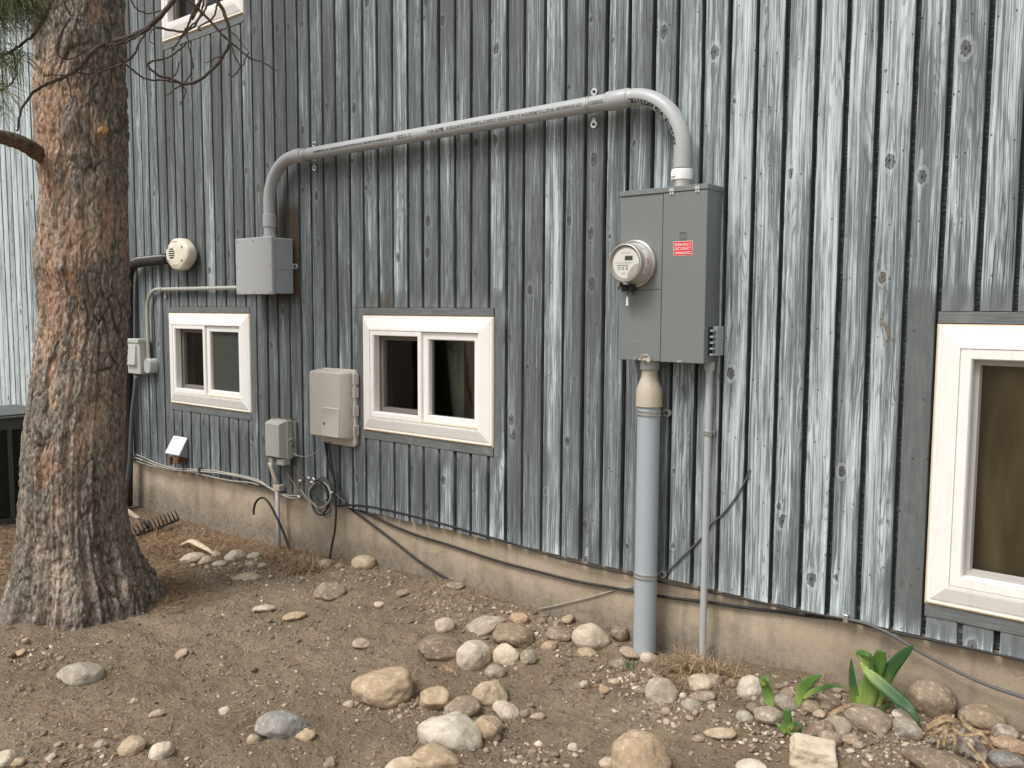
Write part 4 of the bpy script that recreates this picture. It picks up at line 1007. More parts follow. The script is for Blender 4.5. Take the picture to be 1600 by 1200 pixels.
a, b = P(483, 635, .10), P(531, 635, .10); zz0, zz1 = float(P(507, 683, .10)[2]), float(P(507, 581, .10)[2])
ub = thing('cable_junction_cabinet', 'beige plastic cable cabinet with a small locked door in its lower corner', 'cable cabinet', ((a[0] + b[0]) / 2, 0, zz0))
def rr(x0, x1, z0, z1, r, y, n=5):
    o_ = []
    for cx_, cz_, s0 in ((x1 - r, z1 - r, 0), (x0 + r, z1 - r, 90), (x0 + r, z0 + r, 180), (x1 - r, z0 + r, 270)):
        for k in range(n + 1):
            t = R(s0 + 90 * k / n); o_.append((cx_ + r * math.cos(t), y, cz_ + r * math.sin(t)))
    return o_[::-1]
x0, x1 = a[0], b[0]
MB().loft([rr(x0 + .015, x1 + .035, zz0 - .048, zz1 + .014, .022, -.0045), rr(x0 + .015, x1 + .035, zz0 - .048, zz1 + .014, .022, -.024), rr(x0 + .020, x1 + .030, zz0 - .043, zz1 + .009, .020, -.028)], False, True).build('back_plate', MAT['beige'], ub, True, 40)
MB().loft([rr(x0 - .002, x1 + .022, zz0 - .010, zz1 + .008, .02, -.027), rr(x0 - .002, x1 + .022, zz0 - .010, zz1 + .008, .02, -.050), rr(x0, x1 + .006, zz0, zz1, .012, -.092), rr(x0 + .006, x1 - .002, zz0 + .006, zz1 - .006, .010, -.100)], False, True).build('cover', MAT['beige'], ub, True, 35)
dx0, dx1, dz0, dz1 = x0 + (x1 - x0) * .40, x1 - .003, zz0 + .006, float(P(515, 637, .1)[2])
MB().loft([rr(dx0, dx1, dz0, dz1, .012, -.099), rr(dx0, dx1, dz0, dz1, .012, -.104), rr(dx0 + .005, dx1 - .005, dz0 + .005, dz1 - .005, .010, -.1065), rr(dx0 + .010, dx1 - .010, dz0 + .010, dz1 - .010, .008, -.1045)], False, True).build('door', MAT['beige'], ub, True, 30)
c = P(501, 661, .105); MB().disc((dx0 + .03, 0, c[2]), .007, -.1085, -.104, 10).build('lock', MAT['jamb'], ub)
for k in (.90, .70, .42, .12):
    z_ = zz0 + (zz1 - zz0) * k; MB().box(x1 + .0365, x1 + .048, -.045, -.008, z_ - .028, z_ + .028, .002).build('hinge', MAT['beige'], ub)
for k in (.85, .35): MB().box(x0 - .012, x0 - .003, -.045, -.028, zz0 + (zz1 - zz0) * k, zz0 + (zz1 - zz0) * k + .02, .002).build('clip', MAT['fitting'], ub)

# tilted white lamp above the foundation
t0, t1 = P(271, 680.5, .012), P(292, 682, .012); zt1 = float(t0[2])
xa, xb = float(t0[0]), float(t1[0]); q0_, q1_ = ray(258.5, 708), ray(278.5, 710.5)
fo = float(CAMD - (xa / (q0_[0] / q0_[1]) + xb / (q1_[0] / q1_[1])) / 2); b0_, b1_ = P(258.5, 708, fo), P(278.5, 710.5, fo)
zb0 = float((b0_[2] + b1_[2]) / 2)
lp = thing('wall_lamp', 'white wedge shaped outdoor lamp with a sloping face on a rusty bracket', 'lamp', ((xa + xb) / 2, 0, zb0))
m = MB(); m.add([(xa, -.010, zt1), (xb, -.010, zt1), (xb, -fo, zb0), (xa, -fo, zb0), (xa, -.010, zt1 - .012), (xb, -.010, zt1 - .012), (xb, -fo + .010, zb0 - .010), (xa, -fo + .010, zb0 - .010)], [(0, 3, 2, 1), (4, 5, 6, 7), (0, 1, 5, 4), (3, 7, 6, 2), (0, 4, 7, 3), (1, 2, 6, 5)]); m.build('sloping_face', MAT['white'], lp)
m = MB(); X0, X1 = xa + .006, xb - .006
m.add([(X0, -.006, zt1 - .008), (X1, -.006, zt1 - .008), (X1, -fo + .016, zb0 - .006), (X0, -fo + .016, zb0 - .006), (X0, -.006, zb0 - .030), (X1, -.006, zb0 - .030), (X1, -fo + .03, zb0 - .016), (X0, -fo + .03, zb0 - .016)], [(0, 3, 2, 1), (4, 5, 6, 7), (0, 1, 5, 4), (3, 7, 6, 2), (0, 4, 7, 3), (1, 2, 6, 5)]); m.build('housing', paintcache('lamp_housing', (.34, .36, .36), .35), lp)
m = MB(); m.box(X1 - .055, X1 - .01, -.075, -.0045, zb0 - .060, zb0 - .022, .003); m.box(X0 + .045, X0 + .065, -.08, -.06, zb0 - .075, zb0 - .02); m.build('bracket', MAT['rust'], lp)

# ================================================================ CABLES
for k, (pts, r) in enumerate((([(206, 708), (225, 715), (245, 724), (270, 731), (300, 733.5), (330, 735), (360, 740), (385, 745), (405, 751), (425, 764), (445, 773), (466, 775)], .0048),
                              ([(206, 713), (228, 721), (250, 729), (280, 735), (310, 736.5), (340, 739), (370, 744), (395, 750), (412, 757), (430, 768), (450, 777), (464, 779)], .0048),
                              ([(206, 718), (230, 726), (262, 734), (300, 738), (330, 745), (360, 751), (390, 754), (405, 758)], .0042))):
    cable('wall_cable', pts, r, 'cable_pale', ('upper pale cable clipped along the bottom of the boards between lamp and telephone box', 'middle pale cable just under the upper one, along the foundation top', 'lowest pale cable sagging off the board ends onto the foundation')[k], 'cable', .018 + .006 * (k % 2), 8, 8, 'pale cables along the foundation top')
MBx = MB(); c = P(311, 735, .03); MBx.box(c[0] - .008, c[0] + .008, -.038, -.004, c[2] - .02, c[2] + .02, .002); MBx.solo('cable_clip', MAT['cable_grey'], c, 'small grey clip holding the pale cables below the white lamp', 'cable clip')
coil = thing('cable_coil', 'loose coil of thin grey cables hanging beside the long black cables', 'cable coil', P(500, 780, .03))
for k, (cx_, cy_, rx, ry, o_, mt) in enumerate(((503, 776, 15, 24, .03, 'cable_grey'), (506, 775, 13, 29, .04, 'cable_grey'), (500, 773, 17, 20, .05, 'cable_pale'), (508, 778, 10, 30, .05, 'cable_grey'), (503, 770, 11, 14, .035, 'cable_grey'), (499, 778, 14, 27, .045, 'black'))):
    pts = [P(cx_ + rx * math.cos(t) + rnd.uniform(-.8, .8) + (4 if ry > 25 else 0) * math.sin(t) * -.5, cy_ - ry * math.sin(t) + rnd.uniform(-.8, .8), o_ + .008 * math.sin(2 * t + k)) for t in [2 * math.pi * j / 14 + k * .7 for j in range(14)]]
    MB().tube(catmull(pts + [pts[0]], 5), .0038 + .0008 * (k % 3), 7, False).build('loop', MAT[mt], coil, True)
for pts, mt in (([(468, 757), (473, 750), (480, 746), (490, 748), (500, 754), (515, 764), (528, 775), (540, 785)], 'cable_grey'), ([(487, 760), (489, 772), (489, 790), (493, 800)], 'cable_grey'), ([(470, 765), (482, 782), (492, 794), (503, 797)], 'cable_pale'), ([(478, 748), (494, 756), (510, 768), (516, 772), (515, 785)], 'cable_grey')):
    MB().tube(catmull([P(p[0], p[1], .035) for p in pts], 6), .0042, 7).build('strand', MAT[mt], coil, True)
for px, py in ((468, 751), (481, 746), (486, 753), (489, 747), (516, 771), (466, 775)):
    c = P(px, py, .045); MB().tube([c, c + [.022, -.006, rnd.uniform(-.012, .012)]], .0065, 8).build('connector', MAT['sticker_white'], coil, True)
G2 = 'black cables from the beige cabinet'
cable('black_cable', [(508, 690), (511, 712), (517, 735), (526, 758), (536, 778), (541, 786)], .0058, 'black', 'black cable slanting from under the beige cabinet to the knot at the foundation top', offs=.03, group=G2)
cable('black_cable', [(514, 691), (516, 712), (522, 745), (524, 775), (525, 800), (523, 830), (519, 850), (516, 868), (513, 882)], .0058, 'black', 'black cable hanging straight down from the beige cabinet into the ground', offs=.036, group=G2)
cable('black_cable', [(536, 780), (548, 795), (566, 808), (590, 826), (620, 849), (650, 873), (680, 893), (704, 908)], .0062, 'black', 'black cable slanting down the foundation and vanishing in the dirt', offs=-.018, group=G2)
cable('black_cable', [(536, 781), (560, 797), (582, 806), (620, 824), (660, 839), (700, 851), (745, 866), (790, 880), (840, 893), (900, 908), (950, 917), (990, 924), (1040, 933), (1100, 940), (1160, 949), (1210, 955), (1260, 962), (1322, 968)], .0062, 'black', 'long black cable sagging along the foundation, passing behind both risers', offs=-.0165, group=G2)
cable('grey_line', [(528, 791), (545, 789), (575, 791), (620, 800), (680, 815), (740, 832), (800, 849), (860, 868), (930, 886), (985, 898), (1040, 911), (1110, 925), (1200, 944), (1260, 957), (1320, 968), (1380, 984), (1440, 997), (1520, 1014), (1610, 1034)], .0045, 'black', 'thin dark grey cable pressed under the bottom edge of the boards, reaching the right end', offs=.003)
cable('ground_cable', [(1322, 967), (1336, 970), (1352, 974), (1372, 982), (1395, 993), (1430, 1014), (1470, 1036), (1510, 1056), (1550, 1073), (1612, 1094)], .0062, 'cable_grey', 'grey cable leaving the board edge and slanting down the foundation under the large window', offs=.012)
cc = P(1322, 966, .015); m = MB(); m.box(cc[0] - .008, cc[0] + .008, -.022, -.002, cc[2] - .016, cc[2] + .014, .002); m.solo('cable_clip', MAT['zinc'], cc, 'small metal clip where the grey cable leaves the board edge', 'cable clip')
cable('thin_wire', [(1182, 300), (1180.5, 380), (1178, 470), (1177, 560), (1173, 640), (1171, 700), (1170, 734)], .0016, 'cable_grey', 'very thin wire stapled down a board gap right of the meter cabinet', 'wire', .003, 6, 5)
cable('ground_wire', [(1171, 733), (1166, 748), (1157, 765), (1145, 784), (1132, 800), (1121, 811), (1110, 822), (1098, 838), (1085, 852), (1066, 870), (1050, 886), (1038, 898), (1030, 903)], .0036, 'cable_grey', 'grey wire slanting across the boards behind the thin riser towards the thick one', 'wire', .006, 6, 6)
cable('pale_wire', [(843, 951), (865, 947), (890, 941), (915, 935), (940, 928), (965, 921), (988, 917)], .0032, 'cable_pale', 'pale wire rising from the ground to the thick riser across the concrete', 'wire', -.022, 6, 6)
cable('thin_wire', [(452, 706), (460, 710), (470, 713), (482, 712.5), (493, 707), (502, 698), (508, 690)], .0022, 'cable_pale', 'thin pale wire sagging between the telephone box and the beige cabinet', 'wire', .03, 6, 6)
cable('pale_wire', [(488, 800), (500, 812), (512, 830), (518, 850), (521, 870), (522, 886)], .0018, 'cable_pale', 'thin tan wire from the coil down the concrete to the ground', 'wire', -.02, 6, 5)
g0 = P(457, 868, .05)
cable('cut_black_cable', [(396.5, 804, .06), (397, 793, .06), (401, 783, .06), (408, 778, .06), (415, 780, .055), (424, 792, .05), (434, 812, .04), (443, 832, .03), (450, 852, .03), (456, 870, .03)], .0068, 'black', 'cut black cable arching out of the ground in front of the telephone pipe', 'cable')
m = MB()
for pts in ([(1374, 400), (1375, 425), (1380, 445), (1387, 457), (1386, 470), (1380, 485), (1376, 497)], [(1376, 497), (1379, 520), (1382, 541)], [(1376, 497), (1385, 515), (1391, 527), (1397, 528)], [(1376, 497), (1372, 508)], [(1377, 497), (1384, 508), (1389, 520)]):
    m.tube(catmull([P(p[0], p[1], .006) for p in pts], 5), .0013, 5)
m.solo('dry_vine', MAT['straw'], P(1376, 470, .006), 'tiny dried vine stem clinging to a pale board left of the large window', 'dry vine')
m = MB()
for k in range(34):
    px, py = rnd.uniform(450, 476), rnd.uniform(738, 772); c = P(px, py, rnd.uniform(.01, .04)); d = np.array([rnd.uniform(-.02, .05), rnd.uniform(-.01, .01), rnd.uniform(-.07, .05)]); m.tube([c, c + d * .5 + [0, 0, .006], c + d], .0013, 4)
m.tube(catmull([P(448, 738, .02), P(462, 760, .03), P(474, 775, .03), P(490, 790, .03)], 4), .003, 5)
m.solo('dry_creeper', MAT['litter'], P(463, 760, .02), 'tangle of dead brown creeper stems beside the telephone pipe', 'dry creeper')

# ================================================================ AIR CONDITIONER (left edge)
AX = -6.2; ac = thing('air_conditioner', 'dark green air conditioner with black louvres and a pale top rim, left of the tree', 'air conditioner', (AX - .4, -.75, 0))
zb_ = float(gh(AX, -.8)) - .01; y0, y1, zt = -1.25, -.42, .705
MB().box(AX - .66, AX - .02, y0 + .02, y1 - .02, zb_ + .05, zt - .06).build('louvre_panel', MAT['acblack'], ac)
for x_ in (AX - .68, AX - .04):
    for y_ in (y0, y1 - .04): MB().box(x_, x_ + .04, y_, y_ + .04, zb_, zt, .004).build('corner_post', MAT['acmetal'], ac)
m = MB(); m.box(AX - .68, AX, y0, y1, zb_ - .02, zb_ + .05, .004); m.build('base_pan', MAT['acmetal'], ac)
m = MB(); m.box(AX - .68, AX, y0, y1, zt - .07, zt + .005, .004); m.build('top_panel', MAT['acmetal'], ac)
ya_ = float(0); d = ray(17, 720); t = AX / d[0]; ya_ = float((CAM + d * t)[1])
m = MB(); m.box(AX - .02, AX + .004, ya_ - .014, ya_ + .014, zb_ + .04, zt - .06, .002); m.build('guard_bar', MAT['acmetal'], ac)
m = MB(); m.box(AX - .70, AX + .015, y0 - .015, y1 + .015, zt + .006, zt + .022, .004); m.box(AX - .66, AX - .02, y0 + .02, y1 - .02, zt + .02, zt + .032); m.build('top_rim', MAT['actop'], ac)
m = MB(); z_ = zb_ + .06
while z_ < zt - .08:
    m.add([(AX - .021, y0 + .04, z_ + .008), (AX - .021, y1 - .04, z_ + .008), (AX - .006, y1 - .04, z_), (AX - .006, y0 + .04, z_), (AX - .006, y0 + .04, z_ - .002), (AX - .006, y1 - .04, z_ - .002)], [(0, 1, 2, 3), (3, 2, 5, 4)]); z_ += .0165
m.build('louvres', paintcache('louvre_paint', (.03, .033, .03)), ac)

# ================================================================ RAKE
rk = thing('garden_rake', 'rusty iron bow rake with a pale wooden handle, lying against the foundation', 'rake', G(235, 828))
hd = G(240, 828, .05)
h0 = G(262, 835, .0); vdir = np.array([.9, .42, 0]); e0, e1 = Pd(199, 838, 5.25), Pd(279, 809, 5.25)
e0 = G(201, 842, .03); e1 = P(279, 812, .07)
m = MB(); m.tube([e0, (e0 + e1) / 2, e1], .008, 6); m.build('head_bar', MAT['iron'], rk)
for k in range(14):
    c = e0 + (e1 - e0) * k / 13; m = MB(); m.tube([c, c + [.004, -.012, .035], c + [.002, -.03, .072]], [.0055, .0045, .002], 6); m.build('tine', MAT['iron'], rk)
mid_ = (e0 + e1) / 2
m = MB(); s0 = G(219, 815, .09)
s0 = mid_ + (P(218, 812, .13) - mid_); m.tube(catmull([e0 + (e1 - e0) * .12, mid_ + [-.06, -.03, .0], mid_ + [-.03, -.03, .03], s0 + [.02, 0, -.01]], 4), .006, 6); m.tube(catmull([e0 + (e1 - e0) * .88, mid_ + [.06, -.03, .01], mid_ + [0, -.03, .03], s0 + [.02, 0, -.01]], 4), .006, 6); m.build('bow', MAT['iron'], rk, True)
s1 = P(193, 794, .20); dv = (s1 - s0) / np.linalg.norm(s1 - s0)
MB().tube([mid_ + [-.01, -.02, .02], s0], [.012, .017], 10).build('ferrule', MAT['iron'], rk, True, 40)
MB().tube([s0, s0 + dv * 1.35], [.0165, .016], 12).build('handle', MAT['wood'], rk, True, 40)

# ================================================================ PINE TREE
TD = 4.55
prof = [(-60, 57, 190), (0, 57, 190), (50, 54, 192), (100, 55, 196), (150, 54, 197), (200, 51, 197), (240, 57, 197), (300, 62, 198), (350, 60, 199), (400, 54, 200), (420, 52, 200), (450, 57, 200), (500, 60, 199), (560, 53, 197), (600, 47, 195), (640, 43, 194), (680, 38, 193), (720, 33, 193), (760, 33, 193), (800, 33, 195), (850, 31, 203), (880, 28, 213), (905, 22, 226), (930, 12, 238), (960, 2, 246), (990, -8, 250), (1020, -14, 254)]
rows = []
for py, pl, pr_ in prof:
    dl, dr = ray(pl, py), ray(pr_, py); al, ar = math.atan2(dl[1], dl[0]), math.atan2(dr[1], dr[0]); am = (al + ar) / 2; hf = abs(al - ar) / 2
    dm = ray((pl + pr_) / 2, py); r_ = TD * math.sin(hf)
    rows.append((CAMZ + (TD - r_ * .35) * dm[2] / math.hypot(dm[0], dm[1]), TD * math.cos(am), -CAMD + TD * math.sin(am), r_))
rows.sort(); rz = np.array(rows)
tloc = (float(rz[4, 1]), float(rz[4, 2]), 0.0)
tree = thing('pine_tree', 'old pine with a thick scaly orange and grey trunk standing on bare dirt', 'pine tree', tloc)
NTh, NZ = 380, 800
zs = np.linspace(-.25, 4.6, NZ); th = np.linspace(0, 2 * math.pi, NTh, endpoint=False)
TH, ZZ = np.meshgrid(th, zs)
CX = np.interp(ZZ, rz[:, 0], rz[:, 1]); CY = np.interp(ZZ, rz[:, 0], rz[:, 2]); RD = np.interp(ZZ, rz[:, 0], rz[:, 3])
top = rz[-1]; 
RD = np.where(ZZ > top[0], top[3] - .02 * (ZZ - top[0]), RD)
ct, st_ = np.cos(TH), np.sin(TH)
flare = np.exp(-np.clip(ZZ + .02, 0, 9) / .16)
lobes = .10 * fbm(ct * 2.2, st_ * 2.2, 0 * ZZ + 3, 2, 77)
RD = RD * (1 + flare * lobes * .9)
RD = RD + .010 * fbm(ct * 1.6, st_ * 1.6, ZZ * 2.4, 3, 5)
ux, uy = ct * RD, st_ * RD
wx, wy, wz = .03 * fbm(ux * 9, uy * 9, ZZ * 5, 3, 11), .03 * fbm(ux * 9, uy * 9, ZZ * 5, 3, 12), .05 * fbm(ux * 9, uy * 9, ZZ * 5, 3, 13)
f1, f2, idn = worley((ux + wx) * 20, (uy + wy) * 20, (ZZ + wz) * 6.0, 3)
edge = np.clip((f2 - f1) / .17, 0, 1)
g1, g2, id2 = worley((ux + wx * .8) * 48, (uy + wy * .8) * 48, (ZZ + wz) * 15, 8)
e2 = np.clip((g2 - g1) / .35, 0, 1)
h1, h2, id3 = worley((ux + wx) * 95, (uy + wy) * 95, (ZZ + wz) * 42, 15)
patch = fbm(ux * 5, uy * 5, ZZ * 2.2, 3, 40)
crackamt = np.clip(.40 + .9 * patch + .7 * np.clip(.55 - ZZ, 0, 1) + .06 * (ZZ > 2.0), .12, 1.0)
rough_ = fbm(ux * 60, uy * 60, ZZ * 22, 3, 60)
plate = .5 + .5 * np.clip(idn * .6 + .5 * patch + .3 * (id2 - .5), -1, 1)
disp = .012 * crackamt * (edge ** .7 - .6) + .010 * (idn - .5) + .007 * (id2 - .5) + .003 * (e2 ** .7 - .5) + .0050 * (id3 - .5) + .003 * rough_
# flaking slabs on the left edge and burls where limbs were cut
def burl(px, py, r_, h_):
    d = ray(px, py); u_ = d / math.hypot(d[0], d[1]); c = CAM + u_ * (TD - .17)
    q = (CX + ux - c[0]) ** 2 + (CY + uy - c[1]) ** 2 + ((ZZ - c[2]) * 1.0) ** 2
    return h_ * np.exp(-q / r_ ** 2)
disp += burl(52, 412, .06, .030) + burl(108, 425, .05, .022) - burl(112, 430, .018, .020) + burl(165, 215, .05, .018) + burl(130, 50, .07, .016) + burl(35, 720, .05, .02) + burl(112, 610, .06, .018) - burl(108, 610, .02, .014) + burl(62, 240, .07, .03)
rg = 1 - np.abs(fbm(ct * 3.4, st_ * 3.4, ZZ * .5, 3, 91)) * 2.2
disp += .030 * np.exp(-np.clip(ZZ, 0, 9) / .28) * rg + .012 * np.exp(-np.clip(ZZ - .2, 0, 9) / .9) * (1 - np.abs(fbm(ct * 6, st_ * 6, ZZ * 1.1, 2, 95)) * 2)
Rf = RD + disp
VX, VY = CX + Rf * ct, CY + Rf * st_
V = np.stack([VX.ravel() - tloc[0], VY.ravel() - tloc[1], ZZ.ravel()], 1)
i0 = (np.arange(NZ - 1)[:, None] * NTh + np.arange(NTh)[None, :]); j0 = (np.arange(NZ - 1)[:, None] * NTh + (np.arange(NTh)[None, :] + 1) % NTh)
F = np.stack([i0.ravel(), j0.ravel(), (j0 + NTh).ravel(), (i0 + NTh).ravel()], 1)
crack = np.clip(1 - edge / .7, 0, 1) * crackamt + .35 * np.clip(1 - e2 / .3, 0, 1) * crackamt
npmesh('trunk', V, F, MAT['bark'], True, {'crack': np.clip(crack, 0, 1).ravel(), 'plate': plate.ravel()}, tree)
def limb(name, pts, r0, r1_, dist, mat='twig', n=7, sub=5, wob=.004):
    w_ = []
    for p in pts: w_.append(Pd(p[0], p[1], p[2] if len(p) > 2 else dist))
    c = catmull(w_, sub); c = [q + np.array([rnd.uniform(-wob, wob), rnd.uniform(-wob, wob), rnd.uniform(-wob, wob)]) * .6 for q in c]
    k = len(c); return MB().tube(c, [r0 + (r1_ - r0) * i / (k - 1) for i in range(k)], n).build(name, MAT[mat], tree, True)
def attrs_branch(o):
    me = o.data
    for nme, v in (('crack', 0.0), ('plate', .35)):
        at = me.attributes.new(nme, 'FLOAT', 'POINT'); at.data.foreach_set('value', [v] * len(me.vertices))
b_ = limb('branch', [(-60, 205, 4.3), (-25, 210, 4.32), (0, 214, 4.35), (25, 221, 4.38), (50, 233, 4.42), (75, 250, 4.5)], .023, .038, 4.4, 'limb', 14, 6, .006); attrs_branch(b_)
b_ = limb('branch_stub', [(150, 212, 4.42), (158, 207, 4.37), (163, 203, 4.33)], .024, .017, 4.4, 'bark', 12, 3, .001); attrs_branch(b_)
MB().tube([Pd(163, 203, 4.332), Pd(163.6, 202.6, 4.325)], [.0165, .015], 12).build('cut_end', MAT['stubend'], tree)
TW = [([(180, 66), (200, 58), (225, 47), (250, 25), (272, 0), (292, -30)], .013, .010, 4.25), ([(182, 70), (205, 62), (218, 54), (232, 44)], .006, .004, 4.2),
      ([(205, 0), (212, 12), (222, 19), (236, 21), (250, 17)], .004, .003, 4.2), ([(192, 97), (203, 91), (212, 82), (217, 68), (228, 50)], .006, .004, 4.2),
      ([(330, -12), (338, 0), (350, 18), (357, 42), (359, 62), (351, 84), (332, 108), (308, 127), (285, 131), (268, 123), (250, 119), (236, 109), (230, 100), (240, 95), (262, 90), (285, 74), (291, 66)], .009, .0035, 4.1),
      ([(195, 100), (205, 107), (218, 117), (232, 124), (262, 126), (285, 131)], .0045, .004, 4.15), ([(285, 131), (290, 142), (286, 155), (281, 165)], .0035, .0022, 4.1),
      ([(285, 131), (274, 139), (264, 147), (257, 148)], .004, .0025, 4.1), ([(262, 126), (272, 119), (278, 108), (280, 96)], .0035, .0028, 4.12), ([(289, 130), (298, 114), (301, 98), (296, 78), (292, 52)], .0035, .003, 4.1),
      ([(242, 42), (262, 46), (285, 50), (303, 42), (313, 24), (318, 4), (320, -10)], .0055, .004, 4.15), ([(242, 43), (234, 52), (234, 63), (242, 70)], .003, .002, 4.15),
      ([(290, -4), (310, 14), (330, 34), (353, 60), (372, 76), (392, 91), (410, 97), (425, 106), (434, 112)], .0065, .0022, 4.05), ([(316, -5), (302, 18), (293, 42), (282, 58), (271, 78)], .006, .0035, 4.1),
      ([(340, -3), (338, 14), (331, 30), (313, 40), (310, 46), (314, 48)], .0045, .003, 4.05), ([(359, 62), (365, 82), (376, 103), (382, 96), (388, 82)], .0035, .0025, 4.05), ([(376, 102), (370, 114), (362, 119), (356, 114)], .0035, .003, 4.05),
      ([(347, 88), (337, 90), (330, 95), (321, 98)], .0035, .002, 4.08), ([(361, 48), (372, 60), (386, 78)], .003, .002, 4.05), ([(325, 2), (318, 20), (305, 35), (290, 52), (279, 62)], .005, .003, 4.1), ([(300, 30), (312, 8), (316, -8)], .006, .005, 4.12),
      ([(162, 68), (145, 80), (125, 105), (103, 120), (75, 131), (52, 144), (38, 163), (30, 185), (27, 206)], .0095, .0035, 4.15), ([(160, 68), (178, 70), (192, 64), (204, 55)], .0055, .003, 4.15), ([(164, 70), (178, 82), (192, 96)], .0045, .003, 4.15),
      ([(103, 120), (109, 138), (114, 158)], .0035, .002, 4.15), ([(190, 100), (170, 108), (142, 115), (116, 113)], .0045, .0028, 4.15), ([(82, -5), (73, 22), (58, 46), (44, 62), (20, 78), (-4, 92)], .0075, .0045, 4.05),
      ([(20, 78), (25, 108), (20, 128), (2, 140), (-12, 142)], .004, .003, 4.05), ([(108, 28), (96, 52), (89, 74), (96, 90), (118, 90), (136, 76)], .004, .0025, 4.15), ([(68, 118), (85, 117), (98, 118)], .003, .002, 4.15), ([(47, -5), (55, 18), (62, 30)], .004, .003, 4.05), ([(98, 0), (106, 18), (112, 24)], .004, .003, 4.15)]
for pts, ra, rb, dd in TW: limb('twig', pts, ra, rb, dd)
def needles(px, py, dist, n, ln, down=.8, seed=0, dirx=0.0):
    r_ = random.Random(seed); m = MB(); c0 = Pd(px, py, dist)
    for k in range(n):
        c = c0 + np.array([r_.gauss(0, .012), r_.gauss(0, .012), r_.gauss(0, .012)])
        d = np.array([r_.gauss(dirx, .6), r_.gauss(0, .6), r_.gauss(-down, .45)]); d /= np.linalg.norm(d); l_ = ln * r_.uniform(.7, 1.1)
        m.tube([c, c + d * l_ * .5 + [0, 0, .004], c + d * l_ + [0, 0, -.010]], [.0011, .0010, .0003], 3, False)
    m.build('needle_cluster', MAT['needle'], tree)
for k, (px, py, n_, ln) in enumerate(((2, -20, 150, .20), (22, -25, 150, .21), (40, -18, 110, .18), (-14, 5, 120, .20), (56, -22, 60, .15), (33, 80, 46, .17), (6, 86, 60, .16), (-8, 128, 60, .17), (-14, 60, 50, .16), (14, -60, 90, .2), (50, 12, 26, .13), (-12, 160, 24, .14), (10, 8, 60, .17))):
    needles(px, py, 4.05, n_, ln, .75, k)

# ================================================================ STONES
def icosphere(sub):
    t = (1 + 5 ** .5) / 2
    v = [(-1, t, 0), (1, t, 0), (-1, -t, 0), (1, -t, 0), (0, -1, t), (0, 1, t), (0, -1, -t), (0, 1, -t), (t, 0, -1), (t, 0, 1), (-t, 0, -1), (-t, 0, 1)]
    v = [np.array(p) / np.linalg.norm(p) for p in v]
    f = [(0, 11, 5), (0, 5, 1), (0, 1, 7), (0, 7, 10), (0, 10, 11), (1, 5, 9), (5, 11, 4), (11, 10, 2), (10, 7, 6), (7, 1, 8), (3, 9, 4), (3, 4, 2), (3, 2, 6), (3, 6, 8), (3, 8, 9), (4, 9, 5), (2, 4, 11), (6, 2, 10), (8, 6, 7), (9, 8, 1)]
    for _ in range(sub):
        c = {}; nf = []
        def md(a, b):
            k = (min(a, b), max(a, b))
            if k not in c: q = v[a] + v[b]; c[k] = len(v); v.append(q / np.linalg.norm(q))
            return c[k]
        for a, b, d in f:
            x, y, z = md(a, b), md(b, d), md(d, a); nf += [(a, x, z), (b, y, x), (d, z, y), (x, y, z)]
        f = nf
    return np.array(v), np.array(f, np.int32)
IC = {k: icosphere(k) for k in (0, 1, 2, 4)}
RC = dict(c=(.54, .455, .345), t=(.43, .335, .23), b=(.27, .215, .155), g=(.30, .265, .215), w=(.68, .60, .475), s=(.27, .28, .28), o=(.42, .305, .20), n=(.37, .33, .26), d=(.20, .158, .115), r=(.37, .255, .18), e=(.23, .185, .13))
def stone_verts(seed, ang=.5):
    r_ = np.random.default_rng(seed); v, f = IC[4]
    K = 6 if ang > .9 else 8 if ang > .6 else 9; nrm = r_.normal(size=(K, 3)); nrm /= np.linalg.norm(nrm, axis=1)[:, None]
    dd = r_.uniform(1.0 - .5 * ang, 1.0, K); p = 5 + 16 * ang ** 2
    if ang > .9: nrm = np.array([(1, .1, 0), (-1, -.1, .1), (0, 1, .2), (.1, -1, 0), (.05, 0, 1), (0, .1, -1)]) / 1.01; dd = np.full(6, .62); p = 16
    q = np.maximum(0, v @ nrm.T / dd) ** p
    rad = (.9 + q.sum(1)) ** (-1 / p)
    rad = rad / rad.max()
    o_ = r_.uniform(0, 50)
    rad = rad * (1 + .075 * fbm(v[:, 0] * 1.8 + o_, v[:, 1] * 1.8, v[:, 2] * 1.8, 2, seed) + .020 * fbm(v[:, 0] * 6 + o_, v[:, 1] * 6, v[:, 2] * 6, 3, seed + 3))
    P_ = v * rad[:, None]; P_ -= (P_.max(0) + P_.min(0)) / 2; P_ /= np.abs(P_).max(0)
    return P_, f
FWH = np.array([-0.632, 0.775, 0.0]); 
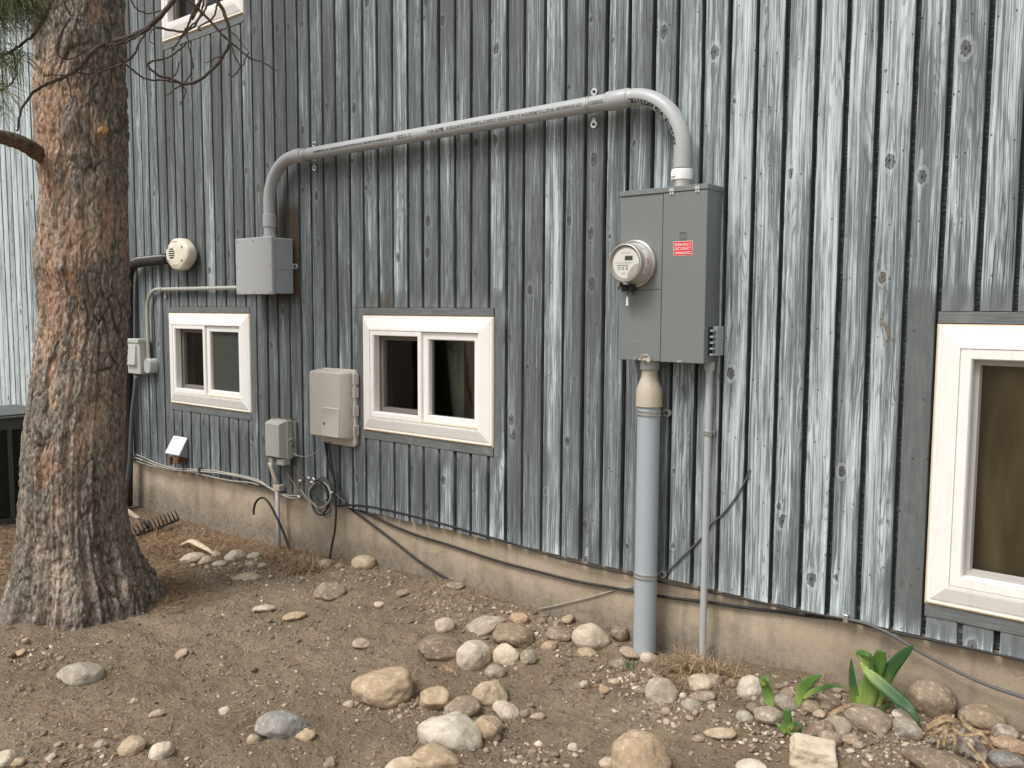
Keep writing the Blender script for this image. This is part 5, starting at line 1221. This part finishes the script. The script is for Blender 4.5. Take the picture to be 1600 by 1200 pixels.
def stone(i, px, py, w_, h_, roll, col, ang, label, bury=.34, cat='stone', group='river stones on the dirt'):
    d = ray(px, py); hd = np.array([d[0], d[1], 0]); hd /= np.linalg.norm(hd); rt = np.array([hd[1], -hd[0], 0.]); up = np.array([0, 0, 1.])
    p = G(px, py + h_ * .25); depth = float((p - CAM) @ np.array(r2)); a = w_ / 2 * depth / 1350 * 1.03
    dn = -d[2] / np.linalg.norm(d); hh = h_ / 2 * depth / 1350
    c = max(.32 * a, min(1.05 * a, hh * .98)); b = max(.5 * a, min(.95 * a, math.sqrt(max(0, hh ** 2 - (c * .75) ** 2)) / max(dn, .2)))
    ctr = G(px, py, c * (1 - 2 * bury), ymax=-max(.02, b * .55) + .02)
    P_, f = stone_verts(i * 7 + 3, ang)
    L = P_ * np.array([a, b, c]); cr, sr = math.cos(R(roll)), math.sin(R(roll))
    L = np.stack([L[:, 0] * cr - L[:, 2] * sr, L[:, 1], L[:, 0] * sr + L[:, 2] * cr], 1)
    Wv = L[:, :1] * rt + L[:, 1:2] * hd + L[:, 2:] * up
    o = npmesh('stone', Wv, f, MAT['rock'], True); o.location = [float(q) for q in ctr]
    k = RC[col]; jj = random.Random(i); q_ = jj.uniform(.92, 1.12); wr = jj.uniform(-.04, .05); o.color = (min(1, k[0] * q_ * (1 + wr)), min(1, k[1] * q_), min(1, k[2] * q_ * (1 - wr)), 1)
    return tag(o, label, cat, group)
ST = [
 (598, 1078, 94, 62, 6, 't', .3, 'large oval tan stone with a pale belly, alone left of the central pile'), (440, 1134, 80, 42, -6, 's', .45, 'blue grey stone with a white left edge, lower left of the large oval tan one'),
 (477, 1151, 32, 18, 8, 't', .3, 'small tan stone touching the lower right of the blue grey one'), (515, 925, 50, 30, 4, 'b', .8, 'peaked brown stone half sunk in bare dirt halfway between trunk and riser'),
 (703, 1147, 102, 64, -12, 'w', .3, 'largest cream stone of the central pile, broad and speckled'), (682, 1186, 76, 42, -8, 't', .3, 'tan rounded stone just below the largest cream one'),
 (628, 1196, 54, 22, 5, 'c', .3, 'cream stone cut by the photo bottom, left of the tan one under the pile'), (515, 1193, 22, 18, 60, 'b', .2, 'small upright brown pebble near the photo bottom, below the blue grey stone'),
 (681, 1096, 50, 44, 0, 't', .9, 'angular yellowish stone with a pointed top, left of the central pile'), (723, 1107, 56, 34, 12, 'b', .8, 'brown stone with white edges wedged above the largest cream one'),
 (767, 1083, 58, 42, -14, 't', .85, 'blocky brown stone with a dark hollow on its left, in the central pile'), (791, 1112, 46, 26, -28, 'w', .3, 'smooth pale elongated stone sloping down to the right in the central pile'),
 (763, 1140, 46, 46, 5, 't', .6, 'speckled tan stone right of the largest cream one'), (775, 1153, 14, 26, 0, 'g', .4, 'small narrow grey brown stone standing against the speckled tan one'),
 (687, 1012, 70, 38, -4, 'd', .55, 'dark brown wide stone at the left end of the upper pile'), (740, 1027, 56, 56, 35, 'c', .3, 'light pinkish round stone between the dark brown one and the white cracked one'),
 (695, 978, 31, 27, 0, 'c', .7, 'small cream cone shaped stone standing above the dark brown one'), (758, 979, 66, 28, 16, 'n', .3, 'greenish grey oblong stone tilted up to the right'),
 (802, 996, 66, 38, -6, 'b', .6, 'brown stone under the right end of the greenish oblong one'), (790, 1024, 42, 38, 0, 'w', .75, 'chalky white cracked stone in the upper pile'),
 (774, 1050, 32, 26, 0, 'g', .3, 'small grey stone below the chalky white one'), (827, 1028, 29, 28, -20, 'g', .85, 'small angular grey stone right of the chalky white one'),
 (858, 1010, 26, 18, 14, 'o', .3, 'small orange tan stone right of the angular grey one'), (811, 968, 30, 20, -4, 'o', .6, 'rust brown stone with a white top behind the upper pile, near the wall'),
 (846, 971, 18, 12, 0, 'd', .5, 'tiny dark stone right of the rust brown one by the wall'), (874, 991, 43, 24, -4, 'b', .5, 'brown flat stone touching the left of the big cream stone by the riser'),
 (924, 995, 60, 44, -14, 'c', .25, 'big smooth cream stone left of the thick riser'), (917, 1022, 32, 16, -4, 't', .5, 'brown stone sunk in the dirt below the big smooth cream one'),
 (565, 1006, 29, 17, 0, 't', .5, 'small tan stone alone in the dirt above the large oval tan one'), (545, 1102, 20, 14, 0, 't', .4, 'tiny tan stone at the left foot of the large oval tan one'),
 (1013, 1029, 26, 20, 0, 'c', .4, 'small cream stone at the foot of the thick riser'), (984, 1021, 33, 15, -18, 't', .5, 'flat tan stone leaning at the left foot of the thick riser'),
 (966, 1038, 28, 18, 4, 'b', .3, 'small brown oval stone a hand below the thick riser'), (1034, 1081, 50, 46, -24, 'n', .65, 'grey tan stone with a dull patch, below the two risers'),
 (1095, 1069, 42, 30, -14, 'c', .45, 'pinkish cracked stone below the dry grass of the thin riser'), (1117, 1065, 28, 24, -10, 'g', .5, 'dark grey stone behind the pinkish cracked one'),
 (1143, 1069, 20, 17, 0, 'b', .3, 'small round brown stone right of the dark grey one'), (1172, 1078, 42, 42, 22, 'w', .4, 'bright cream stone touching the leftmost green shoot'),
 (1098, 1089, 40, 18, 12, 'b', .4, 'brown elongated stone below the pinkish cracked one'), (1080, 1104, 32, 24, -8, 'n', .3, 'round pale grey stone below the brown elongated one'),
 (1002, 1192, 92, 92, 0, 't', .3, 'biggest tan boulder, cut by the photo bottom right of centre'), (1174, 1199, 48, 22, 4, 'w', .4, 'pale stone peeping over the photo bottom between the big boulder and the white block'),
 (1164, 1121, 27, 19, -8, 'n', .4, 'small grey stone left of the pair in front of the green shoots'), (1200, 1119, 44, 27, -4, 'n', .55, 'mottled grey stone in front of the leftmost green shoot'),
 (1228, 1100, 38, 25, -14, 'g', .5, 'grey stone between the leftmost shoot and the middle plant'), (1232, 1083, 27, 19, 4, 'b', .3, 'rounded brown stone behind the grey one, left of the middle plant'),
 (1213, 1083, 14, 11, 0, 'd', .3, 'tiny dark stone right of the leftmost shoot'), (1220, 1074, 15, 11, 0, 'd', .4, 'tiny dark stone nearest the wall behind the leftmost shoot'),
 (1267, 1104, 29, 21, 0, 'b', .3, 'smooth brown oval stone right of the middle plant'), (1292, 1106, 23, 21, -20, 'b', .3, 'round brown stone right of the smooth oval one'),
 (1280, 1117, 20, 15, 0, 't', .3, 'small tan pebble stone under the smooth brown oval one'), (1295, 1095, 36, 16, -14, 'd', .5, 'dark flat stone under the drooping narrow leaf'),
 (1309, 1079, 16, 14, 0, 'b', .3, 'small brown stone by the wall at the tip of the drooping leaf'), (1309, 1134, 42, 30, -12, 'g', .5, 'grey brown stone left of the widest brown one under the tall plant'),
 (1296, 1155, 36, 30, -20, 'b', .35, 'brown stone directly above the white block'), (1281, 1140, 44, 28, 20, 'd', .5, 'dark ridged stone behind the brown one above the white block'),
 (1328, 1156, 27, 19, 8, 'b', .5, 'small brown stone right of the white block top corner'), (1341, 1164, 18, 14, 10, 'n', .3, 'tiny pale grey stone right of the white block'),
 (1359, 1125, 76, 40, -4, 'b', .4, 'widest brown stone at the foot of the tall green plant'), (1270, 1178, 72, 44, -3, 'w', .95, 'white angular block like stone near the photo bottom'),
 (1457, 1096, 66, 74, 10, 'b', .3, 'tall rounded grey brown stone leaning on the concrete right of the tall plant'), (1535, 1119, 66, 38, 4, 'b', .35, 'broad brown stone against the concrete near the right edge'),
 (1412, 1117, 34, 19, -8, 'w', .3, 'small white oval stone touching the bent leaf tip'), (1419, 1139, 46, 34, -14, 'g', .6, 'grey brown stone in front of the small white oval one'),
 (1576, 1163, 54, 28, -10, 'r', .35, 'reddish stone at the right edge of the photo'), (1566, 1145, 44, 19, 4, 'n', .7, 'layered grey stone above the reddish one'),
 (1571, 1188, 52, 26, 0, 's', .5, 'dark grey stone below the reddish one in the lower right corner'), (1470, 1193, 112, 26, -6, 'd', .4, 'long brown flat stone along the photo bottom left of the grey dead leaf'),
 (1506, 1108, 16, 14, 0, 'g', .3, 'small grey stone between the two brown stones leaning on the concrete'),
 (127, 1055, 68, 36, -4, 'n', .6, 'mottled greenish brown stone alone below the trunk'), (206, 1168, 42, 30, 18, 't', .25, 'smooth tan oval stone near the lower left'), (252, 1173, 38, 28, 16, 'w', .5, 'pale cream stone right of the smooth tan oval one'),
 (351, 1112, 18, 16, 0, 'w', .4, 'small white pebble alone in the lower left dirt'), (282, 1022, 24, 12, 38, 't', .3, 'slim tan stone tilted up, alone in the dirt right of the trunk'), (210, 1096, 13, 12, 0, 't', .3, 'tiny tan stone below the mottled stone'),
 (245, 1115, 24, 12, 4, 't', .3, 'small flat tan stone half sunk below the mottled stone'), (31, 1021, 20, 10, 30, 't', .3, 'slender pebble tilted up at the left root of the trunk'), (40, 1002, 11, 11, 0, 'o', .3, 'tiny rust pebble above the slender tilted one by the trunk'),
 (79, 1012, 10, 8, 0, 'w', .3, 'tiny pale pebble below the middle of the trunk'), (8, 1188, 36, 28, 10, 'w', .5, 'cream stone cut by the lower left corner'), (28, 1192, 22, 16, 0, 't', .3, 'tan stone beside the cream one in the lower left corner'), (396, 1156, 20, 24, 40, 't', .3, 'small upright tan stone left of the blue grey one'),
 (301, 873, 38, 17, 8, 'c', .3, 'pale flat stone at the left end of the small row near the wall'), (320, 876, 26, 15, 6, 'n', .3, 'grey oval stone second in the small row near the wall'), (338, 868, 16, 15, 0, 'n', .6, 'little pointed stone behind the row near the wall'),
 (342, 881, 23, 10, 8, 'n', .3, 'slim grey stone in front of the small row near the wall'), (367, 871, 32, 25, 0, 'n', .5, 'roundest knobbly stone in the small row near the wall'), (396, 869, 22, 11, 6, 'n', .3, 'small stone between the knobbly one and the telephone pipe'),
 (392, 882, 14, 12, 0, 'n', .3, 'tiny stone in front of the one by the telephone pipe'), (411, 885, 17, 12, 0, 'n', .4, 'low grey stone left of the cut black cable'), (387, 903, 46, 14, 2, 't', .4, 'long pale slab stone mostly sunk in front of the small row'), (302, 884, 11, 8, 0, 'n', .4, 'tiny stone in front of the pale flat one'),
 (508, 882, 24, 18, 8, 'n', .6, 'greyish stone at the foot of the hanging black cable'), (568, 881, 38, 27, 0, 't', .3, 'rounded tan stone resting against the concrete'), (530, 885, 13, 11, 0, 'b', .3, 'tiny brown stone between the two stones by the concrete'),
 (412, 951, 34, 10, 0, 'c', .5, 'pale sunken slab stone in the dirt right of the trunk'), (460, 963, 38, 13, 8, 't', .4, 'dusty sunken stone right of the pale slab one'), (630, 927, 22, 12, 6, 'b', .4, 'brown sunken stone in the dirt nearer the concrete than the peaked one'),
 (592, 945, 16, 9, 0, 'c', .4, 'tiny cream stone between the peaked stone and the dirt bank'), (712, 915, 30, 14, -8, 'b', .5, 'brown stone at the concrete where the slanting black cable ends'), (887, 967, 20, 13, 18, 't', .5, 'small tan stone by the concrete behind the brown flat one'), (968, 984, 28, 30, 0, 'd', .6, 'dark lump of a stone in the corner between concrete and thick riser'),
 (945, 1079, 18, 13, 5, 'o', .3, 'small rust stone in the dirt left of the grey tan one'), (960, 1066, 17, 11, 0, 't', .3, 'small tan stone just above the rust one'), (995, 1075, 18, 7, 0, 'w', .5, 'flat white chip left of the grey tan stone'), (1068, 1058, 16, 13, 0, 'n', .6, 'small pointed grey stone left of the pinkish cracked one'),
 (1067, 1087, 12, 10, 0, 'w', .4, 'tiny white pebble between the grey tan and the round grey stone'), (1041, 1114, 15, 18, 0, 't', .5, 'small lumpy tan stone under the grey tan one'), (1042, 1128, 12, 10, 0, 'c', .4, 'tiny cream stone below the lumpy one'), (1125, 1146, 50, 14, 8, 't', .4, 'long tan stone half sunk left of the white block'), (1091, 1154, 22, 11, 8, 'b', .4, 'small brown stone left of the long tan half sunk one'),
 (896, 1168, 18, 13, -5, 'c', .3, 'small cream pebble left of the biggest boulder'), (842, 1163, 14, 11, -20, 'w', .4, 'tiny white pebble far left of the biggest boulder'), (949, 1193, 26, 18, 0, 'c', .5, 'cream stone at the left foot of the biggest boulder'), (840, 1120, 24, 11, 0, 't', .3, 'small flat tan stone right of the sloping pale one'), (820, 1115, 17, 14, 0, 'b', .4, 'small brown stone touching the tip of the sloping pale one'),
 (1178, 1107, 26, 18, -6, 'd', .4, 'dark stone tucked under the bright cream stone')]
for i, a_ in enumerate(ST): stone(i, *a_)

# ================================================================ GRAVEL (too many to count)
def scatter_gravel():
    r_ = np.random.default_rng(5); Vs, Fs, Cs = [], [], []; nb = 0
    def add(x, y, rad, sub, dirt=.2):
        nonlocal nb
        v, f = IC[sub]; s_ = np.array([r_.uniform(.8, 1.35), r_.uniform(.7, 1.1), r_.uniform(.45, .85)]) * rad
        q = v * (1 + .16 * r_.normal(size=(len(v), 1)).clip(-1.5, 1.5)) * s_; t = r_.uniform(0, 6.28); c_, n_ = math.cos(t), math.sin(t)
        tl = r_.uniform(-.5, .5); q = np.stack([q[:, 0] * c_ - q[:, 1] * n_, q[:, 0] * n_ + q[:, 1] * c_, q[:, 2] + q[:, 0] * tl], 1)
        Vs.append((q, x, y, rad * r_.uniform(-.1, .35))); Fs.append(f + nb); nb += len(v)
        u = r_.random(); base = np.array(RC['e' if r_.random() < dirt else 'w' if u < .08 else 'c' if u < .34 else 't' if u < .62 else 'b' if u < .8 else 'g' if u < .93 else 'r']) * r_.uniform(.72, 1.05)
        Cs.append(np.repeat([[*base, 1]], len(v), 0))
    N = 40000; xs_ = -5.9 + 6.2 * r_.random(N); ys_ = -2.35 + 2.36 * r_.random(N)
    den = np.where(fbm(xs_ * 1.8, ys_ * 1.8, 4, 2, 61) > -.1, 1.0, .45) * np.where(xs_ < -4.2, .6, 1); kp = r_.random(N) < den * .72
    for x, y in zip(xs_[kp], ys_[kp]):
        rad = min(.016, .0021 * math.exp(abs(r_.normal()) * .64)); add(x, min(y, -rad), rad, 1 if rad > .0055 else 0, .5 if rad < .009 else .8)
    for (px, py, sp, n_) in ((860, 980, 60, 120), (1050, 1110, 70, 160), (800, 1180, 90, 120), (640, 1110, 40, 60), (1330, 1120, 80, 200), (1240, 1090, 60, 150), (1180, 1150, 70, 150), (60, 1030, 40, 60), (130, 1180, 90, 90), (400, 900, 60, 90), (350, 885, 60, 110), (560, 900, 60, 90), (700, 950, 60, 80), (1480, 1160, 80, 200), (980, 1060, 50, 120), (1400, 1170, 80, 140)):
        for k in range(n_):
            p = G(px + r_.normal() * sp * .6, py + r_.normal() * sp * .22, ymax=-.012); rad = min(.020, .0042 * math.exp(abs(r_.normal()) * .50)); add(p[0], p[1], rad, 1 if rad < .012 else 2)
    X_ = np.array([v[1] for v in Vs]); Y_ = np.array([v[2] for v in Vs]); H_ = gh(X_, Y_)
    V = np.concatenate([q + np.array([x, y, h + dz]) for (q, x, y, dz), h in zip(Vs, H_)])
    o = npmesh('gravel', V, np.concatenate(Fs), MAT['gravel'], True, {'col': np.concatenate(Cs)}); tag(o, kind='stuff')
scatter_gravel()

# ================================================================ NEEDLE LITTER AND DRY GRASS
def blade(m, c, d, ln, w_, curl=.3, seg=2):
    d = d / np.linalg.norm(d); sd = np.cross(d, [0, 0, 1.]); n_ = np.linalg.norm(sd); sd = sd / n_ if n_ > 1e-3 else np.array([1., 0, 0])
    b0 = len(m.v); p = np.array(c, float)
    for k in range(seg + 1):
        wk = w_ * (1 - .8 * k / seg) * .5; m.v += [tuple(p - sd * wk), tuple(p + sd * wk)]
        d2 = d + np.array([0, 0, -curl * k / seg]); p = p + d2 / np.linalg.norm(d2) * ln / seg
    for k in range(seg): q = b0 + 2 * k; m.f.append((q, q + 1, q + 3, q + 2)); m.m.append(0)
def litter(n, regions, name='needle_litter'):
    m = MB(); pts = []
    for k in range(n):
        px, py, sx_, sy_ = rnd.choice(regions); p = G(px + rnd.gauss(0, sx_), py + rnd.gauss(0, sy_), ymax=-.008); pts.append(p)
    H_ = gh([p[0] for p in pts], [p[1] for p in pts])
    for p, h in zip(pts, H_):
        t = rnd.uniform(0, 6.28); blade(m, (p[0], p[1], h + rnd.uniform(.001, .012)), np.array([math.cos(t), math.sin(t), rnd.gauss(0, .22)]), rnd.uniform(.04, .14), rnd.uniform(.0022, .0042), rnd.uniform(-.2, .5), 3)
    tag(m.build(name, MAT['litter']), kind='stuff')
litter(8500, [(300, 862, 45, 10)] * 3 + [(250, 845, 30, 14)] * 3 + [(240, 880, 24, 18), (330, 845, 40, 5), (420, 860, 50, 6), (10, 860, 22, 20), (15, 900, 22, 20), (12, 840, 20, 9), (265, 905, 22, 14)] + [(270, 930, 30, 16)])
litter(1200, [(960, 1055, 55, 14), (170, 1150, 60, 30), (500, 870, 60, 10), (780, 1050, 120, 60), (1300, 1080, 100, 14), (60, 1080, 70, 50), (1560, 1160, 40, 20), (700, 940, 80, 20), (400, 1100, 200, 60)], 'scattered_needles')
def clump(px, py, w_, h_, n, mat, label, big=0, offw=.05, lift=1.0, cat='dry grass'):
    c0 = G(px, py, 0, -.02); m = MB(); dep = float((c0 - CAM) @ np.array(r2)); sx_ = w_ / 2 * dep / 1350
    for k in range(n):
        u = rnd.gauss(0, .45); c = c0 + np.array([u * sx_ * 1.25, -abs(rnd.gauss(0, offw)), 0]); c[2] = float(gh(c[0], c[1])) - .004
        t = rnd.uniform(0, 6.28); d = np.array([math.cos(t) * 1.0, math.sin(t) * .6 - .15, rnd.uniform(.05, 1.1) * lift]); blade(m, c, d, rnd.uniform(.5, 1.35) * h_ * dep / 1350, rnd.uniform(.0024, .0046), rnd.uniform(.5, 2.2), 4)
    for k in range(big):
        c = c0 + np.array([rnd.uniform(-1, 1) * sx_ * .6, -rnd.uniform(.02, .08), 0]); c[2] = float(gh(c[0], c[1])); t = rnd.uniform(0, 6.28); r_ = rnd.uniform(.5, 1.0) * h_ * dep / 1350
        pts = [c, c + [math.cos(t) * r_ * .3, -.02, r_ * .7], c + [math.cos(t) * r_ * .9, -.04, r_ * .75], c + [math.cos(t) * r_ * 1.5, -.05, .005]]; m.tube(catmull(pts, 4), .0032, 5)
    return m.solo('dry_grass_clump', MAT[mat], c0, label, cat)
clump(484, 884, 60, 38, 800, 'straw', 'brown dry grass tuft on the ground between the telephone pipe and the hanging black cable', 0, .05)
clump(430, 872, 50, 22, 260, 'litter', 'dark dry grass around the foot of the telephone pipe', 0, .05)
clump(1100, 1042, 100, 44, 1150, 'straw', 'wide brown dry grass nest around the foot of the thin riser', 7, .07, .8)
clump(1150, 1050, 60, 18, 200, 'litter', 'low dark dry stalks on the ground right of the thin riser', 0, .05, .6)
clump(1560, 1152, 66, 26, 210, 'litter', 'loose brown needles over the stones at the right edge', 2, .10, .7)
clump(1378, 1108, 70, 14, 130, 'straw', 'flattened straw between the tall plant and the widest brown stone', 0, .05, .4)
def ribbon(m, pts, w_, fold=.25, T=None, DK=None, dk=0.0, sub=6):
    c = catmull([np.array(p[:3]) for p in pts], sub); k = len(c); ws = np.interp(np.linspace(0, 1, k), np.linspace(0, 1, len(w_)), w_); b0 = len(m.v)
    view = CAM - c[0]; view /= np.linalg.norm(view)
    for i in range(k):
        t = c[min(i + 1, k - 1)] - c[max(i - 1, 0)]; t /= np.linalg.norm(t); s_ = np.cross(t, view); s_ /= np.linalg.norm(s_); nrm = np.cross(s_, t)
        for u, off_ in ((-1, 0), (-.5, .7), (0, 1), (.5, .7), (1, 0)):
            m.v.append(tuple(c[i] + s_ * u * ws[i] / 2 - nrm * fold * ws[i] * off_ * .5 * (1 if nrm @ view > 0 else -1)))
            if T is not None: T.append(i / (k - 1)); DK.append(dk)
    for i in range(k - 1):
        for j in range(4): q = b0 + i * 5 + j; m.f.append((q, q + 1, q + 6, q + 5)); m.m.append(0)
def plant(name, base, leaves, label, cat='green plant'):
    b = G(*base, 0, -.03); t_ = thing(name, label, cat, b)
    o0 = float(CAMD + 0); off0 = -b[1]
    for lf in leaves:
        pts = [P(p[0], p[1], off0 + p[2]) for p in lf[0]]; m = MB(); T, DK = [], []; sc = float((pts[0] - CAM) @ np.array(r2)) / 1350
        ribbon(m, pts, [w_ * sc * .92 for w_ in lf[1]], .07, T, DK, lf[2]); ob = m.build('leaf', MAT['leaf'], t_, True)
        for nme, vals in (('t', T), ('dk', DK)): at = ob.data.attributes.new(nme, 'FLOAT', 'POINT'); at.data.foreach_set('value', vals)
        md = ob.modifiers.new('thickness', 'SOLIDIFY'); md.thickness = .0016; md.offset = 0
plant('iris_plant', (1350, 1104), [
    ([(1338, 1110, 0), (1335, 1085, .01), (1331, 1055, .012), (1330, 1029, .012)], [15, 14, 12, 9, 2], .8),
    ([(1350, 1110, 0), (1355, 1085, 0), (1364, 1058, 0), (1373, 1036, 0), (1377, 1016, .005)], [26, 31, 32, 26, 24, 22, 14], .35),
    ([(1366, 1106, -.012), (1376, 1075, -.012), (1392, 1046, -.012), (1412, 1022, -.012), (1428, 1008, -.012)], [18, 22, 22, 20, 14, 3], .95),
    ([(1360, 1050, .01), (1352, 1033, .02), (1342, 1022, .025), (1346, 1020, .03), (1358, 1024, .035), (1362, 1036, .03), (1359, 1046, .03)], [16, 14, 11, 10, 9, 8, 4], .6),
    ([(1344, 1034, .03), (1356, 1050, .035), (1378, 1070, .05), (1402, 1091, .07), (1422, 1108, .09), (1436, 1130, .10)], [3, 13, 20, 22, 20, 13, 4], 1.0),
    ([(1372, 1112, .02), (1382, 1105, .04), (1392, 1099, .05)], [4, 9, 3], .9)], 'tallest green plant with broad crossing leaves, one bent down to the stones')
plant('iris_plant', (1246, 1106), [
    ([(1245, 1108, 0), (1250, 1088, 0), (1258, 1072, 0), (1268, 1062, 0), (1284, 1055, .005)], [8, 15, 21, 20, 12, 3], .3),
    ([(1255, 1092, .005), (1268, 1082, .01), (1288, 1074, .012), (1303, 1071, .015), (1317, 1075, .02)], [5, 9, 8, 6, 2], .8)], 'middle green plant with one leaf bent right and one lying low')
plant('iris_plant', (1203, 1104), [([(1204, 1108, 0), (1201, 1090, 0), (1196, 1074, 0), (1189, 1060, 0)], [14, 19, 17, 14, 9], .3), ([(1194, 1072, .01), (1192, 1062, .015), (1199, 1061, .02), (1204, 1070, .02)], [9, 10, 9, 3], .3)], 'leftmost short green shoot beside the bright cream stone')
plant('iris_plant', (1231, 1150), [([(1231, 1148, 0), (1231, 1128, 0), (1230, 1108, 0)], [11, 15, 14, 12], .5), ([(1228, 1146, .01), (1220, 1136, .02), (1213, 1130, .02)], [8, 9, 2], .1), ([(1233, 1140, .01), (1243, 1130, .02), (1253, 1134, .02)], [9, 7, 2], .9), ([(1236, 1150, .01), (1247, 1146, .02), (1252, 1136, .02)], [9, 9, 3], 1.0)], 'smallest ragged green shoot nearest the photo bottom')
m = MB(); c0 = G(984, 1042)
for k in range(70): blade(m, c0 + np.array([rnd.gauss(0, .014), rnd.gauss(0, .012), 0]), np.array([rnd.gauss(0, .5), rnd.gauss(0, .5), .8]), rnd.uniform(.012, .035), .002, .5, 3)
m.solo('weed', MAT['bladegrass'], c0, 'tiny green weed in the dirt just below the thick riser', 'weed')
def straw_plant(px, py, label, curves):
    c0 = G(px, py, 0, -.02); m = MB(); off0 = -c0[1]
    for pts, w_ in curves: ribbon(m, [P(p[0], p[1], off0 + (p[2] if len(p) > 2 else .02)) for p in pts], [v * 2.9 / 1350 for v in w_], .3)
    o = m.solo('dead_iris_clump', MAT['straw'], c0, label, 'dead plant', None, True); md = o.modifiers.new('thickness', 'SOLIDIFY'); md.thickness = .0012; return o
straw_plant(1470, 1165, 'golden dead leaf clump tangled right of the bent green leaf', [
    ([(1446, 1152, .05), (1452, 1138, .06), (1464, 1126, .06), (1480, 1119, .05), (1492, 1117, .04)], [3, 6, 6, 5, 2]), ([(1446, 1140, .06), (1462, 1130, .07), (1478, 1124, .07), (1494, 1126, .06)], [3, 7, 7, 5]), ([(1450, 1155, .06), (1462, 1143, .08), (1474, 1136, .07), (1484, 1124, .06)], [2, 4, 4, 3]),
    ([(1474, 1168, .08), (1476, 1150, .08), (1482, 1132, .07), (1490, 1118, .06)], [3, 5, 4, 3]), ([(1482, 1126, .05), (1494, 1142, .07), (1510, 1149, .08), (1530, 1146, .08), (1542, 1156, .08), (1556, 1176, .09)], [3, 4, 4, 4, 4, 2]), ([(1500, 1118, .04), (1508, 1132, .06), (1524, 1142, .07), (1546, 1144, .07)], [3, 5, 5, 3]),
    ([(1466, 1150, .06), (1470, 1135, .06), (1474, 1118, .05)], [4, 5, 3]), ([(1486, 1140, .05), (1492, 1156, .07), (1490, 1170, .08)], [3, 4, 2]), ([(1458, 1148, .05), (1466, 1158, .07), (1464, 1170, .08)], [3, 4, 2]), ([(1512, 1160, .1), (1530, 1182, .12), (1546, 1204, .14)], [3, 4, 3])])
straw_plant(1315, 1118, 'single pale dry blade lying left of the tall plant', [([(1291, 1121, .05), (1304, 1112, .05), (1320, 1104, .04), (1334, 1100, .03)], [3, 6, 6, 3])])
c0 = G(1518, 1168, .03, -.12); m = MB(); off0 = -c0[1]
for pts, w_ in (([(1496, 1176, .02), (1506, 1160, .03), (1518, 1150, .03), (1526, 1160, .02)], [8, 22, 26, 6]), ([(1512, 1152, .03), (1520, 1166, .03), (1530, 1178, .02), (1534, 1190, .02)], [14, 26, 22, 8]), ([(1550, 1150, .02), (1562, 1140, .03), (1578, 1142, .02), (1590, 1150, .02)], [6, 14, 12, 4])): ribbon(m, [P(p[0], p[1], off0 + p[2]) for p in pts], [v * 2.9 / 1350 for v in w_], .5)
o = m.solo('dead_leaf', MAT['deadleaf'], c0, 'curled grey dead leaves lying over the stones in the lower right', 'dead leaf', None, True); md = o.modifiers.new('thickness', 'SOLIDIFY'); md.thickness = .0015
m = MB(); c0 = G(696, 1042)
for pts, w_ in (([(690, 1038), (694, 1040), (700, 1043)], [3, 9, 4]), ([(697, 1044), (705, 1048), (712, 1052)], [5, 12, 4])): ribbon(m, [G(p[0], p[1], .006) for p in pts], [v * 2.9 / 1350 for v in w_], .5)
m.solo('fallen_leaf', MAT['litter'], c0, 'two small reddish fallen leaves below the dark brown stone of the upper pile', 'fallen leaf', None, True)
m = MB(); c = [G(281, 853, .015), G(290, 849, .04), G(300, 846, .055), G(314, 853, .045), G(325, 859, .03), G(333, 865, .015)]; m.tube(catmull(c, 6), [.012 + .012 * math.sin(math.pi * min(1, i / 30 * 1.1)) for i in range(31)], 9, True, .55)
m.solo('split_branch', MAT['wood'], c[2], 'pale split piece of branch lying on brown needles behind the row of stones', 'branch', None, True)
m = MB()
for px, py, h_ in ((301, 828, .11), (318, 824, .13)): c = G(px, 838 if px < 310 else 836, 0, -.03); m.tube([c, P(px + (1 if px < 310 else 8), py - 6, .03)], .005, 5)
m.solo('dry_stalks', MAT['straw'], G(305, 838, 0, -.03), 'two short pale stalks standing at the foundation right of the rake', 'dry stalks')
m = MB()
for k in range(260):
    t = rnd.uniform(0, 6.28); c = G(rnd.gauss(262, 30), rnd.gauss(848, 9), rnd.uniform(0, .05), -.02); blade(m, c, np.array([math.cos(t), math.sin(t), rnd.gauss(.1, .3)]), rnd.uniform(.06, .16), .0035, .4, 3)
m.solo('needle_pile', MAT['litter'], G(262, 848), 'heap of orange brown pine needles below the rake head', 'needle heap')
